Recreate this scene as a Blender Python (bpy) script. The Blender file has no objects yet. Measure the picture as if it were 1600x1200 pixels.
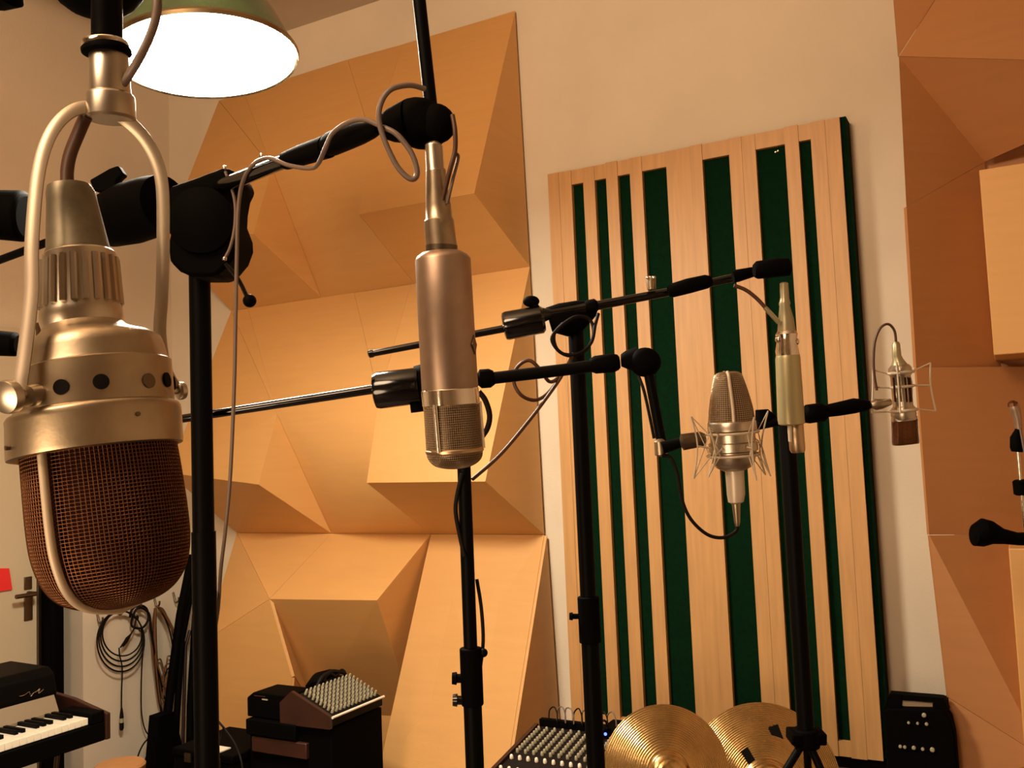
import bpy, bmesh, math, random
from mathutils import Vector, Matrix
random.seed(7)
SC = bpy.context.scene
COL = SC.collection
PI = math.pi
# ------------------------------------------------------------------ camera
F = 1450.0
yaw, pit, rol = [math.radians(a) for a in (28.4, 4.3, -2.33)]
FW = Vector((-math.sin(yaw)*math.cos(pit), math.cos(yaw)*math.cos(pit), math.sin(pit)))
R0 = Vector((math.cos(yaw), math.sin(yaw), 0)); U0 = R0.cross(FW)
RT = (math.cos(rol)*R0 + math.sin(rol)*U0).normalized()
UP = (-math.sin(rol)*R0 + math.cos(rol)*U0).normalized()
C0 = Vector((0, 0, 1.4))
cam_d = bpy.data.cameras.new('camera'); cam = bpy.data.objects.new('camera', cam_d); COL.objects.link(cam)
cam_d.sensor_width = 36; cam_d.lens = 36*F/1600; cam_d.clip_start = .02
cam.matrix_world = Matrix(((RT.x, UP.x, -FW.x, C0.x), (RT.y, UP.y, -FW.y, C0.y), (RT.z, UP.z, -FW.z, C0.z), (0, 0, 0, 1)))
SC.camera = cam
# ------------------------------------------------------------------ world, lights, exposure
w = bpy.data.worlds.new('world'); SC.world = w; w.use_nodes = True
w.node_tree.nodes['Background'].inputs[0].default_value = (1, .62, .3, 1)
w.node_tree.nodes['Background'].inputs[1].default_value = .02
SC.view_settings.view_transform = 'Standard'; SC.view_settings.look = 'None'
SC.view_settings.gamma = 1; SC.view_settings.use_curve_mapping = False
SC.view_settings.exposure = 0.0
LAMP_E = 138.0          # radiance of the pendant lamp's opal disc
def area(name, loc, tgt, size, power, col):
    l = bpy.data.lights.new(name, 'AREA'); l.shape = 'DISK'; l.size = size; l.energy = power; l.color = col
    o = bpy.data.objects.new(name, l); COL.objects.link(o); o.location = loc
    o.rotation_euler = (Vector(tgt)-Vector(loc)).to_track_quat('-Z', 'Y').to_euler()
    return o
area('fill_light_high', (-1, -.8, 3.0), (-1.2, 3.3, 2.2), 1.0, 50, (1, .71, .46))  # unseen fill, added to brighten the upper walls
area('fill_light_low', (-.9, -1.2, .8), (-1.4, 3, 1.4), 1.0, 30, (1, .70, .43))  # unseen low fill, added in place of floor and desk bounce
area('fill_light_ceiling_bounce', (-1.0, .1, 2.75), (-1.1, .5, 3.4), .8, 42, (1, .68, .42))  # unseen fill aimed upward, added to get bounce off the ceiling
# ------------------------------------------------------------------ helpers
def ray(u, v): return RT*((u-800)/F) - UP*((v-600)/F) + FW
def at(u, v, d): return C0 + ray(u, v)*d
def onY(u, v, Y): r = ray(u, v); return C0 + r*(Y/r.y)
def onX(u, v, X): r = ray(u, v); return C0 + r*(X/r.x)
def onZ(u, v, z): r = ray(u, v); return C0 + r*((z-C0.z)/r.z)
def perp(a):
    a = a.normalized(); n = -FW; n = (n - a*n.dot(a))
    if n.length < .05: n = UP - a*UP.dot(a)
    n.normalize(); return n, n.cross(a).normalized()     # front, side

def mat(name, col, rough=.5, metal=0., emit=None, es=0., spec=.5, noise=0., nscale=20., bump=0., bscale=200., coat=0., stretch=None):
    m = bpy.data.materials.new(name); m.use_nodes = True; nt = m.node_tree; b = nt.nodes['Principled BSDF']
    b.inputs['Base Color'].default_value = (*col, 1); b.inputs['Roughness'].default_value = rough
    b.inputs['Metallic'].default_value = metal; b.inputs['Specular IOR Level'].default_value = spec
    b.inputs['Coat Weight'].default_value = coat
    if emit: b.inputs['Emission Color'].default_value = (*emit, 1); b.inputs['Emission Strength'].default_value = es
    tc = nt.nodes.new('ShaderNodeTexCoord'); mp = nt.nodes.new('ShaderNodeMapping')
    nt.links.new(tc.outputs['Object'], mp.inputs[0])
    if stretch: mp.inputs['Scale'].default_value = stretch
    if noise:
        n = nt.nodes.new('ShaderNodeTexNoise'); n.inputs['Scale'].default_value = nscale; n.inputs['Detail'].default_value = 5
        nt.links.new(mp.outputs[0], n.inputs[0])
        r = nt.nodes.new('ShaderNodeValToRGB'); e = r.color_ramp.elements
        e[0].position = .3; e[1].position = .7
        e[0].color = (*[c*(1-noise) for c in col], 1); e[1].color = (*[min(1, c*(1+noise)) for c in col], 1)
        nt.links.new(n.outputs[0], r.inputs[0]); nt.links.new(r.outputs[0], b.inputs['Base Color'])
    if bump:
        n2 = nt.nodes.new('ShaderNodeTexNoise'); n2.inputs['Scale'].default_value = bscale
        nt.links.new(mp.outputs[0], n2.inputs[0])
        bp = nt.nodes.new('ShaderNodeBump'); bp.inputs['Strength'].default_value = bump; bp.inputs['Distance'].default_value = .002
        nt.links.new(n2.outputs[0], bp.inputs['Height']); nt.links.new(bp.outputs[0], b.inputs['Normal'])
    return m
MT = dict(
    wall=mat('plaster', (.68, .57, .43), .9, noise=.04, nscale=3, bump=.25, bscale=120),
    ceil=mat('ceiling_plaster', (.50, .43, .34), .9, noise=.05, nscale=3),
    floor=mat('dark_floor', (.10, .06, .04), .5, noise=.3, nscale=6, stretch=(1, 12, 1)),
    ply=mat('birch_plywood', (.62, .325, .105), .55, noise=.025, nscale=5, stretch=(1, 1, 9), bump=.1, bscale=60),
    ply_shaded=mat('birch_plywood_shaded', (.42, .18, .06), .55, noise=.03, nscale=5, stretch=(1, 1, 9), bump=.1, bscale=60),  # same birch, darkened to paint shade into the right relief
    slat=mat('pine_slat', (.52, .275, .10), .5, noise=.10, nscale=7, stretch=(9, 9, .6), bump=.1, bscale=60),
    felt=mat('green_felt', (.0003, .013, .0035), .95, noise=.25, nscale=90, spec=.1),
    black=mat('black_metal', (.0016, .0013, .0013), .5, .0, spec=.06),
    blackm=mat('black_plastic', (.0016, .0013, .0012), .7, spec=.03),
    gun=mat('gloss_black', (.002, .0018, .0018), .13, 0., spec=.6),
    chrome=mat('chrome', (.82, .74, .64), .12, 1.),
    nick=mat('champagne_nickel', (.41, .325, .22), .38, 1., noise=.12, nscale=35, bump=.03, bscale=300),
    nick2=mat('brushed_nickel', (.54, .47, .37), .33, 1., noise=.08, nscale=30),
    pale=mat('pale_lacquer', (.60, .50, .38), .4, .3),
    mesh=mat('bronze_wire', (.20, .085, .04), .4, 1.),
    mesh2=mat('nickel_wire', (.55, .40, .25), .35, 1.),
    yoke=mat('yoke_metal', (.52, .43, .32), .42, .6),
    lacq=mat('greenish_lacquer', (.46, .40, .22), .36, .6),
    bund=mat('brown_rubber', (.15, .06, .02), .5),
    gland=mat('grey_gland', (.20, .17, .115), .45, .8, noise=.2, nscale=60),
    inner=mat('dark_core', (.035, .010, .006), .8, spec=.1),
    satin=mat('satin_nickel_body', (.42, .30, .22), .42, .85, noise=.06, nscale=60),
    grey=mat('grey_cable', (.16, .11, .085), .45),
    cab=mat('black_cable', (.005, .003, .002), .6, spec=.15),
    cabr=mat('brown_cable', (.07, .025, .01), .5),
    cloth=mat('cream_bar', (.62, .50, .36), .5, .2),
    boot=mat('pale_boot', (.36, .31, .18), .35, .5),
    brass=mat('cymbal_brass', (.66, .44, .19), .22, 1., noise=.2, nscale=14, bump=.35, bscale=45),
    tape=mat('black_tape', (.006, .005, .004), .8, spec=.1),
    dwood=mat('dark_walnut', (.032, .009, .004), .45, noise=.3, nscale=8, stretch=(1, 8, 1)),
    owood=mat('orange_wood', (.34, .15, .05), .45, noise=.15, nscale=8),
    silv=mat('silver_panel', (.26, .20, .13), .5, .3),
    ivory=mat('white_key', (.80, .72, .56), .3),
    red=mat('red_card', (.85, .03, .03), .5),
    lampin=mat('opal_diffuser', (1, 1, 1), .5, emit=(1, .90, .72), es=LAMP_E),
    enamel=mat('green_enamel', (.045, .085, .03), .15, .3, coat=1, noise=.5, nscale=9),  # strong mottling paints mirrored streaks into the lampshade colour
    enamw=mat('white_enamel', (.8, .76, .68), .3),
    rimm=mat('rim_metal', (.30, .22, .12), .3, 1.),
    led=mat('blue_led', (.02, .02, .3), .4, emit=(.05, .1, 1), es=6),
    door=mat('door_paint', (.60, .50, .34), .5),
    steel=mat('aged_steel', (.16, .12, .08), .4, 1.),
    knob=mat('grey_knob', (.34, .30, .20), .4), knobw=mat('white_knob', (.85, .75, .6), .3),
    dark=mat('mixer_face', (.010, .007, .006), .6, spec=.1),
)
class G:
    """collects raw geometry for ONE mesh"""
    def __init__(s): s.v = []; s.f = []
    def add(s, vs, fs):
        n = len(s.v); s.v += [Vector(p) for p in vs]; s.f += [tuple(i+n for i in f) for f in fs]; return s
    def rings(s, rings, cap=True, closed=False):
        k = len(rings[0]); vs = [p for r in rings for p in r]; fs = []
        m = len(rings)
        for i in range(m if closed else m-1):
            a = i*k; b = ((i+1) % m)*k
            for j in range(k):
                j2 = (j+1) % k; fs.append((a+j, a+j2, b+j2, b+j))
        if cap and not closed: fs.append(tuple(range(k))[::-1]); fs.append(tuple((m-1)*k+j for j in range(k)))
        return s.add(vs, fs)
    def lathe(s, cs, axis, seg=32, flat=1., front=None, cap=True, sup=1., twist=0.):
        """cs: list of (centre, radius); rings lie across axis; flat squashes the front direction"""
        n, sd = perp(axis) if front is None else (front.normalized(), front.normalized().cross(axis.normalized()))
        if twist:
            c, q = math.cos(twist), math.sin(twist); n, sd = n*c+sd*q, sd*c-n*q
        rr = []
        for c, r in cs:
            r = max(r, 1e-5); ring = []
            for j in range(seg):
                a = 2*PI*j/seg; ca, sa = math.cos(a), math.sin(a)
                if sup != 1.: ca = math.copysign(abs(ca)**sup, ca); sa = math.copysign(abs(sa)**sup, sa)
                ring.append(c + n*(ca*r*flat) + sd*(sa*r))
            rr.append(ring)
        return s.rings(rr, cap)
    def lpx(s, prof, d, seg=32, **k):
        """profile from the photo's measurements: (u, v, radius px[, depth])"""
        pts = []
        for p in prof:
            dd = p[3] if len(p) > 3 else (d(p[1]) if callable(d) else d)
            pts.append((at(p[0], p[1], dd), p[2]*dd/F))
        ax = k.pop('axis', None) or (pts[-1][0]-pts[0][0])
        return s.lathe(pts, ax, seg, **k)
    def tube(s, pts, r, seg=10, sub=6, cap=True, flat=1., fdir=None, closed=False):
        P = spline([Vector(p) for p in pts], sub, closed) if sub > 1 and len(pts) > 2 else [Vector(p) for p in pts]
        m = len(P); rr = []; prev = None
        for i, p in enumerate(P):
            t = (P[(i+1) % m]-P[i-1]) if closed else (P[min(i+1, m-1)]-P[max(i-1, 0)])
            t.normalize()
            if fdir is not None: n = fdir - t*fdir.dot(t)
            elif prev is None: n = t.orthogonal()
            else: n = prev - t*prev.dot(t)
            n.normalize(); prev = n; b = t.cross(n)
            rad = r(i/(m-1)) if callable(r) else r
            rr.append([p + n*(math.cos(2*PI*j/seg)*rad*flat) + b*(math.sin(2*PI*j/seg)*rad) for j in range(seg)])
        return s.rings(rr, cap, closed)
    def box(s, c, x, y, z):
        c, x, y, z = map(Vector, (c, x, y, z))
        vs = [c+x*a+y*b+z*e for a in (-1, 1) for b in (-1, 1) for e in (-1, 1)]
        return s.add(vs, [(0, 1, 3, 2), (4, 6, 7, 5), (0, 4, 5, 1), (2, 3, 7, 6), (0, 2, 6, 4), (1, 5, 7, 3)])
    def bb(s, lo, hi):
        lo, hi = Vector(lo), Vector(hi); h = (hi-lo)/2
        return s.box((lo+hi)/2, (h.x, 0, 0), (0, h.y, 0), (0, 0, h.z))
    def prism(s, poly, d):
        k = len(poly); vs = [Vector(p) for p in poly]+[Vector(p)+Vector(d) for p in poly]
        fs = [tuple(range(k)), tuple(range(2*k-1, k-1, -1))]+[(i, i+k, (i+1) % k+k, (i+1) % k) for i in range(k)]
        return s.add(vs, fs)
    def ball(s, c, r, sc=(1, 1, 1), ax=None, seg=20):
        a = (ax or Vector((0, 0, 1))).normalized()
        return s.lathe([(c+a*(r*sc[2]*-math.cos(PI*i/12)), r*math.sin(PI*i/12)) for i in range(13)], a, seg, flat=sc[1]/sc[0])
def spline(P, sub, closed=False):
    out = []; m = len(P)
    for i in range(m if closed else m-1):
        if closed: a, b, c, d = P[i-1], P[i], P[(i+1) % m], P[(i+2) % m]
        else: a, b, c, d = P[max(i-1, 0)], P[i], P[i+1], P[min(i+2, m-1)]
        for k in range(sub):
            t = k/sub
            out.append(.5*((2*b)+(c-a)*t+(2*a-5*b+4*c-d)*t*t+(3*b-a-3*c+d)*t**3))
    if not closed: out.append(P[-1].copy())
    return out
def base(o):
    L = Vector((0, 0, 0))
    while o is not None: L += o.location; o = o.parent
    return L
def obj(name, g, m, parent=None, bevel=0., smooth=True, origin=None):
    me = bpy.data.meshes.new(name)
    off = base(parent) if parent else (Vector(origin) if origin is not None else sum(g.v, Vector())/len(g.v))
    me.from_pydata([p-off for p in g.v], [], g.f); me.materials.append(MT[m])
    bm = bmesh.new(); bm.from_mesh(me); bmesh.ops.remove_doubles(bm, verts=bm.verts, dist=1e-6)
    bmesh.ops.recalc_face_normals(bm, faces=bm.faces); bm.to_mesh(me); bm.free()
    if smooth:
        me.polygons.foreach_set('use_smooth', [True]*len(me.polygons)); me.set_sharp_from_angle(angle=math.radians(38))
    o = bpy.data.objects.new(name, me); COL.objects.link(o)
    if parent: o.parent = parent
    else: o.location = off
    if bevel:
        b = o.modifiers.new('bevel', 'BEVEL'); b.width = bevel; b.segments = 2; b.limit_method = 'ANGLE'
    return o
def tag(o, label, cat, group=None):
    o['label'] = label; o['category'] = cat
    if group: o['group'] = group
    return o
def thing(name, loc, label, cat, group=None):
    o = bpy.data.objects.new(name, None); COL.objects.link(o); o.location = loc; o.empty_display_size = .05
    return tag(o, label, cat, group)
def struct(name, g, m, **k):
    o = obj(name, g, m, smooth=False, **k); o['kind'] = 'structure'; return o
def T(name, pts, r, m, parent=None, **k):
    return obj(name, G().tube(pts, r, **k), m, parent)
def pxs(lst, d=None): return [at(p[0], p[1], p[2] if len(p) > 2 else d) for p in lst]

# ------------------------------------------------------------------ room shell
YW = 3.302; XL = -3.60; ZC = 3.46
def slab(name, lo, hi, m): return struct(name, G().bb(lo, hi), m)
slab('floor', (-3.9, -3.1, -.1), (1.9, YW+.1, 0), 'floor')
slab('ceiling', (-3.42, -3.1, ZC), (1.9, YW+.1, ZC+.1), 'ceil')
slab('ceiling', (-3.9, -3.1, 4.3), (-3.3, YW+.1, 4.4), 'ceil')
slab('trim_3', (-3.42, -3.1, ZC+.1), (-3.34, YW, 4.3), 'wall')
slab('wall_back', (-3.9, YW, 0), (1.9, YW+.1, 4.3), 'wall')
slab('wall_left', (XL-.24, -3.0, 0), (XL-.14, YW, 4.3), 'wall')
slab('wall_right', (1.8, -3.0, 0), (1.9, YW, ZC), 'wall')
slab('wall_front', (-3.74, -3.1, 0), (1.8, -3.0, 4.3), 'wall')
yp = onX(130, 1080, XL).y
zp = onX(130, 850, XL).z
slab('trim_1', (XL-.14, yp, 0), (XL, YW, zp), 'wall')            # boxed-out lower wall that carries the hooks
slab('baseboard_back', (XL, YW-.012, 0), (1.8, YW, .07), 'wall')
# door in the left wall
XD = XL-.14
yd = onX(57, 960, XD).y
dg = G().bb((XD, yd-.86, .01), (XD+.035, yd, 2.02))
dr = struct('door_1', dg, 'door')
def dpx(u, v, o=.035): return onX(u, v, XD+o)
for (a, b) in (((37, 902), (49, 920)), ((37, 932), (50, 968))):
    p, q = dpx(*a), dpx(*b); y0, y1 = sorted((p.y, q.y)); z0, z1 = sorted((p.z, q.z))
    obj('lock_plate', G().bb((XD+.035, y0, z0), (XD+.041, y1, z1)), 'steel', dr, bevel=.002)
p = dpx(44, 927); q = dpx(12, 932)
T('door_handle', [p, p+Vector((.05, 0, 0)), p+Vector((.055, -.02, 0)), Vector((p.x+.055, q.y, q.z))], .009, 'steel', dr, sub=3)
p = dpx(57, 960)
slab('trim_2', (XD, p.y, 0), (XD+.05, p.y+.012, 2.05), 'steel')
a, b = dpx(-14, 890, .037), dpx(17, 925, .037)
tag(obj('hanging_sign', G().prism([dpx(-16, 888, .037), dpx(13, 888, .037), dpx(18, 921, .037), dpx(-14, 926, .037)], (.006, 0, 0)), 'red'),
    'bright red card sign on the door at the left edge', 'sign')
# added black upright standing in for a dark doorway gap
p0, p1 = onX(60, 1000, XD+.06), onX(88, 1000, XD+.06)
t = thing('dark_gap_upright', (XD+.11, (p0.y+p1.y)/2, 0), 'tall narrow black upright added for the dark gap between the door and the cable hooks', 'case')
obj('upright_body', G().bb((XD+.01, p0.y+.02, .03), (XD+.12, p1.y, onX(70, 760, XD+.1).z)), 'blackm', t, bevel=.015)
obj('upright_foot', G().bb((XD+.02, p0.y+.03, 0), (XD+.11, p1.y-.01, .03)), 'blackm', t)

# ------------------------------------------------------------------ faceted plywood reliefs
def facets(root, V, polys, m='ply', th=.012, gap=.0008):
    ins = sum(V.values(), Vector())/len(V)
    for names in polys:
        if '|' in names:                         # one sheet bent along soft creases
            g = G()
            for q in names.split('|'):
                P = [V[n] for n in q.split()]; n = len(g.v)
                g.add(P, [tuple(range(len(P)))])
            o = obj('plywood_panel', g, m, root)
            o.data.polygons.foreach_set('use_smooth', [True]*len(o.data.polygons))
            at_ = o.data.attributes.get('sharp_edge')
            if at_: o.data.attributes.remove(at_)
            continue
        names = names.split()
        P = [V[n] for n in names]; c = sum(P, Vector())/len(P)
        nrm = Vector()
        for i in range(len(P)): nrm += (P[i]-c).cross(P[(i+1) % len(P)]-c)
        nrm.normalize()
        if nrm.y > 0: nrm = -nrm; P = P[::-1]
        S = []
        k = len(P)
        for i in range(k):                       # pull every edge in by the joint gap
            e1 = (P[i]-P[i-1]).normalized(); e2 = (P[(i+1) % k]-P[i]).normalized()
            b = (e2-e1); s = e1.cross(e2).length
            S.append(P[i] + b*(gap/max(s, .35)))
        g = G()
        if k == 4: g.prism(S, -nrm*th)
        else: g.prism(S, -nrm*th)
        o = obj('plywood_panel', g, m, root, smooth=False)
def W(u, v, h): return onY(u, v, YW-.016-h)
rel = thing('plywood_relief', (-2.5, YW-.1, 0), 'large faceted birch plywood acoustic relief of folded triangles on the back wall', 'acoustic panel')
H = .34
def row(dz, n):
    """one row of the repeated folded module, placed from its own survey points"""
    A = dict(a0=(342, 157, 0), a1=(381, 144, 0), a2=(543, 93, 0), a3=(630, 69, 0), a4=(805, 17, 0),
             b0=(258, 372, H), b1=(396, 366, H), t=(425, 262, .29), p=(580, 215, .26), d1=(561, 335, H), d2=(741, 302, H))
    Vv = {k+n: W(*q)-Vector((0, 0, dz)) for k, q in A.items()}
    return Vv
V = {}
zr0 = 3.225; zr1 = 2.147; zr2 = 1.078
r1 = row(0, '_1'); r2 = row(1.074, '_2')
V.update(r1); V.update(r2)
def setz(v, z): return Vector((v.x, v.y, z))
cc = dict(c0=(361, 487, 0), c2=(502, 464, 0), c3=(648, 447, 0), c4=(828, 421, 0))
for k, q in cc.items(): V[k] = setz(W(*q), zr1)
V['a0_2'] = V['c0']; V['a1_2'] = Vector((r1['a1_1'].x, YW-.016, zr1)); V['a2_2'] = Vector((r1['a2_1'].x, YW-.016, zr1)); V['a3_2'] = Vector((r1['a3_1'].x, YW-.016, zr1)); V['a4_2'] = V['c4']
gg = dict(g0=(370, 836, 0), g2=(518, 829, 0), g3=(673, 826, 0), g4=(850, 824, 0))
for k, q in gg.items(): V[k] = setz(W(*q), zr2)
mod = ['a0 a1 t', 'a0 t b1 b0', 'b0 b1 C2 C0', 't C2 b1', 'a1 a2 p t|t p d1|t d1 C2|C2 d1 C3', 'a2 a3 p', 'a3 a4 d2|a3 d2 p|p d2 d1', 'd1 d2 C4 C3', 'a4 C4 d2']
for n, cs in (('_1', dict(C0='c0', C2='c2', C3='c3', C4='c4')), ('_2', dict(C0='g0', C2='g2', C3='g3', C4='g4'))):
    for s in mod:
        facets(rel, V, [' '.join('|' if x == '|' else cs.get(x, x+n) for x in s.replace('|', ' | ').split())])
V.update(j0=W(421, 936, H), j1=W(589, 938, H), m1=W(648, 1120, .02), n0=W(490, 1112, .04),
         k1=W(588, 1222, .42), k2=W(791, 1212, .42), q1=W(322, 1000, .30), q2=W(300, 1225, .30), m0=W(456, 1058, .32), l0=W(440, 1235, .30), n1=W(490, 1240, .04),
         s4=W(874, 1190, 0), m3=W(600, 1240, .0))
facets(rel, V, ['g0 g2 j0', 'g2 g3 j1 j0', 'g3 m1 j1', 'j0 j1 m1 n0', 'g3 g4 k2 k1', 'g3 k1 m1', 'g4 s4 k2', 'g0 j0 q1', 'j0 m0 l0 q2 q1', 'j0 n0 m0', 'm0 n0 n1 l0', 'n0 m1 m3 n1'])
# right-hand relief
rr = thing('plywood_relief', (.4, YW-.1, 0), 'faceted plywood relief with shade painted into its brown and two pale raised blocks at the right edge', 'acoustic panel')
def Q(x, z, h): return Vector((x, YW-.016-h, z+1.4))
E = .26
VR = dict(la=Q(-.243, 1.83, E), lm=Q(-.238, 1.17, E), lb=Q(-.248, .70, E), lc=Q(-.254, .21, E), ld=Q(-.252, -.29, E), le=Q(-.236, -.77, E-.04), lf=Q(-.236, -1.05, E-.04),
          ra=Q(.62, 1.83, .1), rm=Q(.05, 1.50, .08), rt=Q(.2, 1.83, .1), rb=Q(.5, .95, .3), rc=Q(-.03, .86, .03), rd=Q(-.03, .20, .03),
          r5=Q(.12, .2, .0), r6=Q(.12, -.31, .0), r8=Q(.0, -.91, .24), r7=Q(.12, -.80, .1), r9=Q(.9, -1.0, .3), rx=Q(.9, .9, .3), ry=Q(.9, 1.83, .1), rz=Q(0, -1.3, .1), rw=Q(.9, -1.38, .1), lz=Q(-.236, -1.38, .05))
facets(rr, VR, ['la rt lm', 'lm rt rb', 'lm rb rc lb', 'rt ry rx rb', 'lb rc rd lc', 'lc r5 r6 ld', 'ld r6 r7 r8 le', 'le r8 rz lf', 'r8 r9 rw rz', 'lf rz lz'], 'ply_shaded')
obj('rear_board', G().bb((-.2, YW-.012, .02), (.9, YW-.003, 3.22)), 'ply_shaded', rr, smooth=False)
obj('raised_block', G().bb((-.044, YW-.30, onY(1540, 556, YW-.30).z), (.42, YW-.012, onY(1540, 264, YW-.30).z)), 'ply', rr, bevel=.003)['label'] = 'upper pale raised plywood block'
obj('raised_block', G().bb((-.046, YW-.30, .15), (.42, YW-.012, onY(1580, 857, YW-.30).z)), 'ply', rr, bevel=.003)['label'] = 'lower pale raised plywood block'

# ------------------------------------------------------------------ slatted absorber
YP = 3.202; ZT = 1.4+1.08; ZB = 1.4-1.022
pan = thing('slat_absorber', (-.99, YP+.05, ZB), 'tall pale wood slat panel over dark green felt, mounted on the back wall', 'acoustic panel')
obj('felt_body', G().bb((-1.535, YP+.021, ZB+.004), (-.43, YP+.096, ZT+.003)), 'felt', pan, smooth=False)
obj('rear_frame', G().bb((-1.50, YP+.05, ZB+.01), (-.46, YW+.0, ZT-.01)), 'felt', pan, smooth=False)
sl = [(-1.536, -1.490), (-1.4893, -1.437), (-1.388, -1.341), (-1.293, -1.247), (-1.198, -1.150), (-1.056, -.964), (-.9633, -.921), (-.824, -.779), (-.7783, -.731),
      (-.630, -.584), (-.544, -.496), (-.4953, -.448)]
for i, (a, b) in enumerate(sl):
    dy = (i % 3)*.0008
    obj('slat', G().bb((a, YP+dy, ZB+(i % 2)*.002), (b, YP+.021, ZT-(i*7 % 3)*.001)), 'slat', pan, smooth=False)
gaps = [(-1.437, -1.388), (-1.341, -1.293), (-1.247, -1.198), (-1.150, -1.056), (-.921, -.824), (-.731, -.630), (-.584, -.544)]
for a, b in gaps:
    obj('top_rail', G().bb((a+.0005, YP+.003, ZT-.058), (b-.0005, YP+.021, ZT-.002)), 'slat', pan, smooth=False)
    obj('bottom_rail', G().bb((a+.0005, YP+.003, ZB+.002), (b-.0005, YP+.021, ZB+.05)), 'slat', pan, smooth=False)
obj('bottom_plinth', G().bb((-1.53, YP+.01, ZB-.035), (-.44, YP+.09, ZB+.003)), 'blackm', pan, smooth=False)
for u, v in ((1212, 238), (1232, 747), (1216, 236)):
    p = onY(u, v, YP+.021)
    obj('screw', G().lathe([(p, .004), (p+Vector((0, -.004, 0)), .004), (p+Vector((0, -.006, 0)), .002)], Vector((0, -1, 0)), 10), 'chrome', pan)

# ------------------------------------------------------------------ pendant lamp
LC = at(322, 90, 2.3); up = (Vector((0, 0, 1)) + Vector((.05, .07, 0)) - RT*.16).normalized()
lm = thing('pendant_lamp', LC, 'large pendant lamp with glowing white opening and glossy green shade at top left', 'lamp')
px_ = 2.3/F
def LP(lst): return [(LC+up*(h*px_), r*px_) for h, r in lst]
obj('shade', G().lathe(LP([(0, 141), (4, 139), (22, 132), (55, 118), (95, 99), (125, 74), (150, 40), (158, 20), (156, 18), (146, 36), (121, 70), (92, 95), (52, 114), (20, 128), (2, 135)]), up, 64, cap=False), 'enamel', lm)
obj('shade_rim', G().lathe(LP([(-2, 138), (-4, 141), (2, 143), (6, 141), (2, 138)]), up, 64, cap=False), 'rimm', lm)
obj('diffuser', G().lathe(LP([(8, 134), (2, 136), (-2, 136.5), (-4, 125), (-6, 60), (-6, 1)]), up, 64), 'lampin', lm)
obj('socket', G().lathe(LP([(150, 22), (200, 22), (210, 10)]), up, 24), 'blackm', lm)
T('cord', [LC+up*(205*px_), Vector((LC.x+.02, LC.y+.04, ZC-.03))], .004, 'cab', lm)
obj('ceiling_rose', G().lathe([(Vector((LC.x+.02, LC.y+.04, ZC)), .05), (Vector((LC.x+.02, LC.y+.04, ZC-.03)), .045), (Vector((LC.x+.02, LC.y+.04, ZC-.04)), .01)], Vector((0, 0, -1)), 24), 'enamw', lm)

# ------------------------------------------------------------------ the big near ribbon microphone (hangs upside down)
def dn(v): return .675-.03*(v-300)/650
t = thing('ribbon_microphone', at(165, 700, .65), 'large vintage champagne-coloured microphone hanging in a yoke in the left foreground', 'microphone')
AX = (at(185, 950, dn(950))-at(112, 300, dn(300))).normalized()
FR, SD = perp(AX)
def near(name, prof, m, seg=48, **k): return obj(name, G().lpx(prof, dn, seg, axis=AX, **k), m, t)
near('cable_gland', [(108, 288, 20), (108, 292, 32), (111, 303, 36), (113, 318, 37), (122, 388, 46), (123, 396, 50), (124, 400, 50)], 'gland')
g = G().lpx([(124, 396, 50), (124, 399, 53), (124, 406, 53), (127, 480, 57), (127, 487, 60), (128, 500, 61), (129, 512, 58)], dn, 48, axis=AX)
cap = obj('ribbed_cap', g, 'nick2', t)
for i in range(22):                                   # raised flutes round the cap
    a = 2*PI*i/22; c0, c1 = at(124, 408, dn(408)), at(127, 480, dn(480)); d = FR*math.cos(a)+SD*math.sin(a)
    r0, r1 = 53.5*dn(408)/F, 57.5*dn(480)/F
    obj('flute', G().tube([c0+d*r0, c1+d*r1], .0024, sub=1, seg=6), 'nick2', cap)
near('dome', [(131, 508, 58), (133, 514, 62), (137, 520, 70), (146, 528, 88), (150, 536, 96), (151, 548, 100), (152, 566, 104), (152, 574, 107)], 'nick')
band = near('vented_band', [(152, 570, 104), (152, 574, 110), (150, 640, 117), (149, 646, 117)], 'nick')
for ph, tv in ((1, 612), (28, 611), (64, 612), (86, 608), (-50, 606), (120, 604), (155, 604), (-100, 604), (-145, 604)):
    a = math.radians(ph); d = FR*math.cos(a)+SD*math.sin(a)*(-1 if SD.dot(RT) < 0 else 1)
    c = at(151, tv+4, dn(tv)); r = 113.4*dn(tv)/F
    screw = ph in (64, -145)
    obj('vent_hole' if not screw else 'vent_screw', G().lathe([(c+d*(r-.003), .0052), (c+d*(r+.0014), .0052), (c+d*(r+.0015), .004)], d, 20), 'tape' if not screw else 'steel', band)
near('collar', [(149, 640, 118), (149, 643, 124), (149, 648, 127), (150, 655, 127), (152, 700, 128), (152, 706, 127), (153, 708, 120), (151, 700, 116)], 'nick')
for ph, v in ((52, 668), (-40, 690)):
    a = math.radians(ph); sg = -1 if SD.dot(RT) < 0 else 1; d = FR*math.cos(a)+SD*math.sin(a)*sg
    c = at(148, v, dn(v)); r = 130*dn(v)/F
    obj('screw', G().lathe([(c+d*(r-.002), .0016), (c+d*(r+.0008), .0016)], d, 10), 'steel', t)
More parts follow.
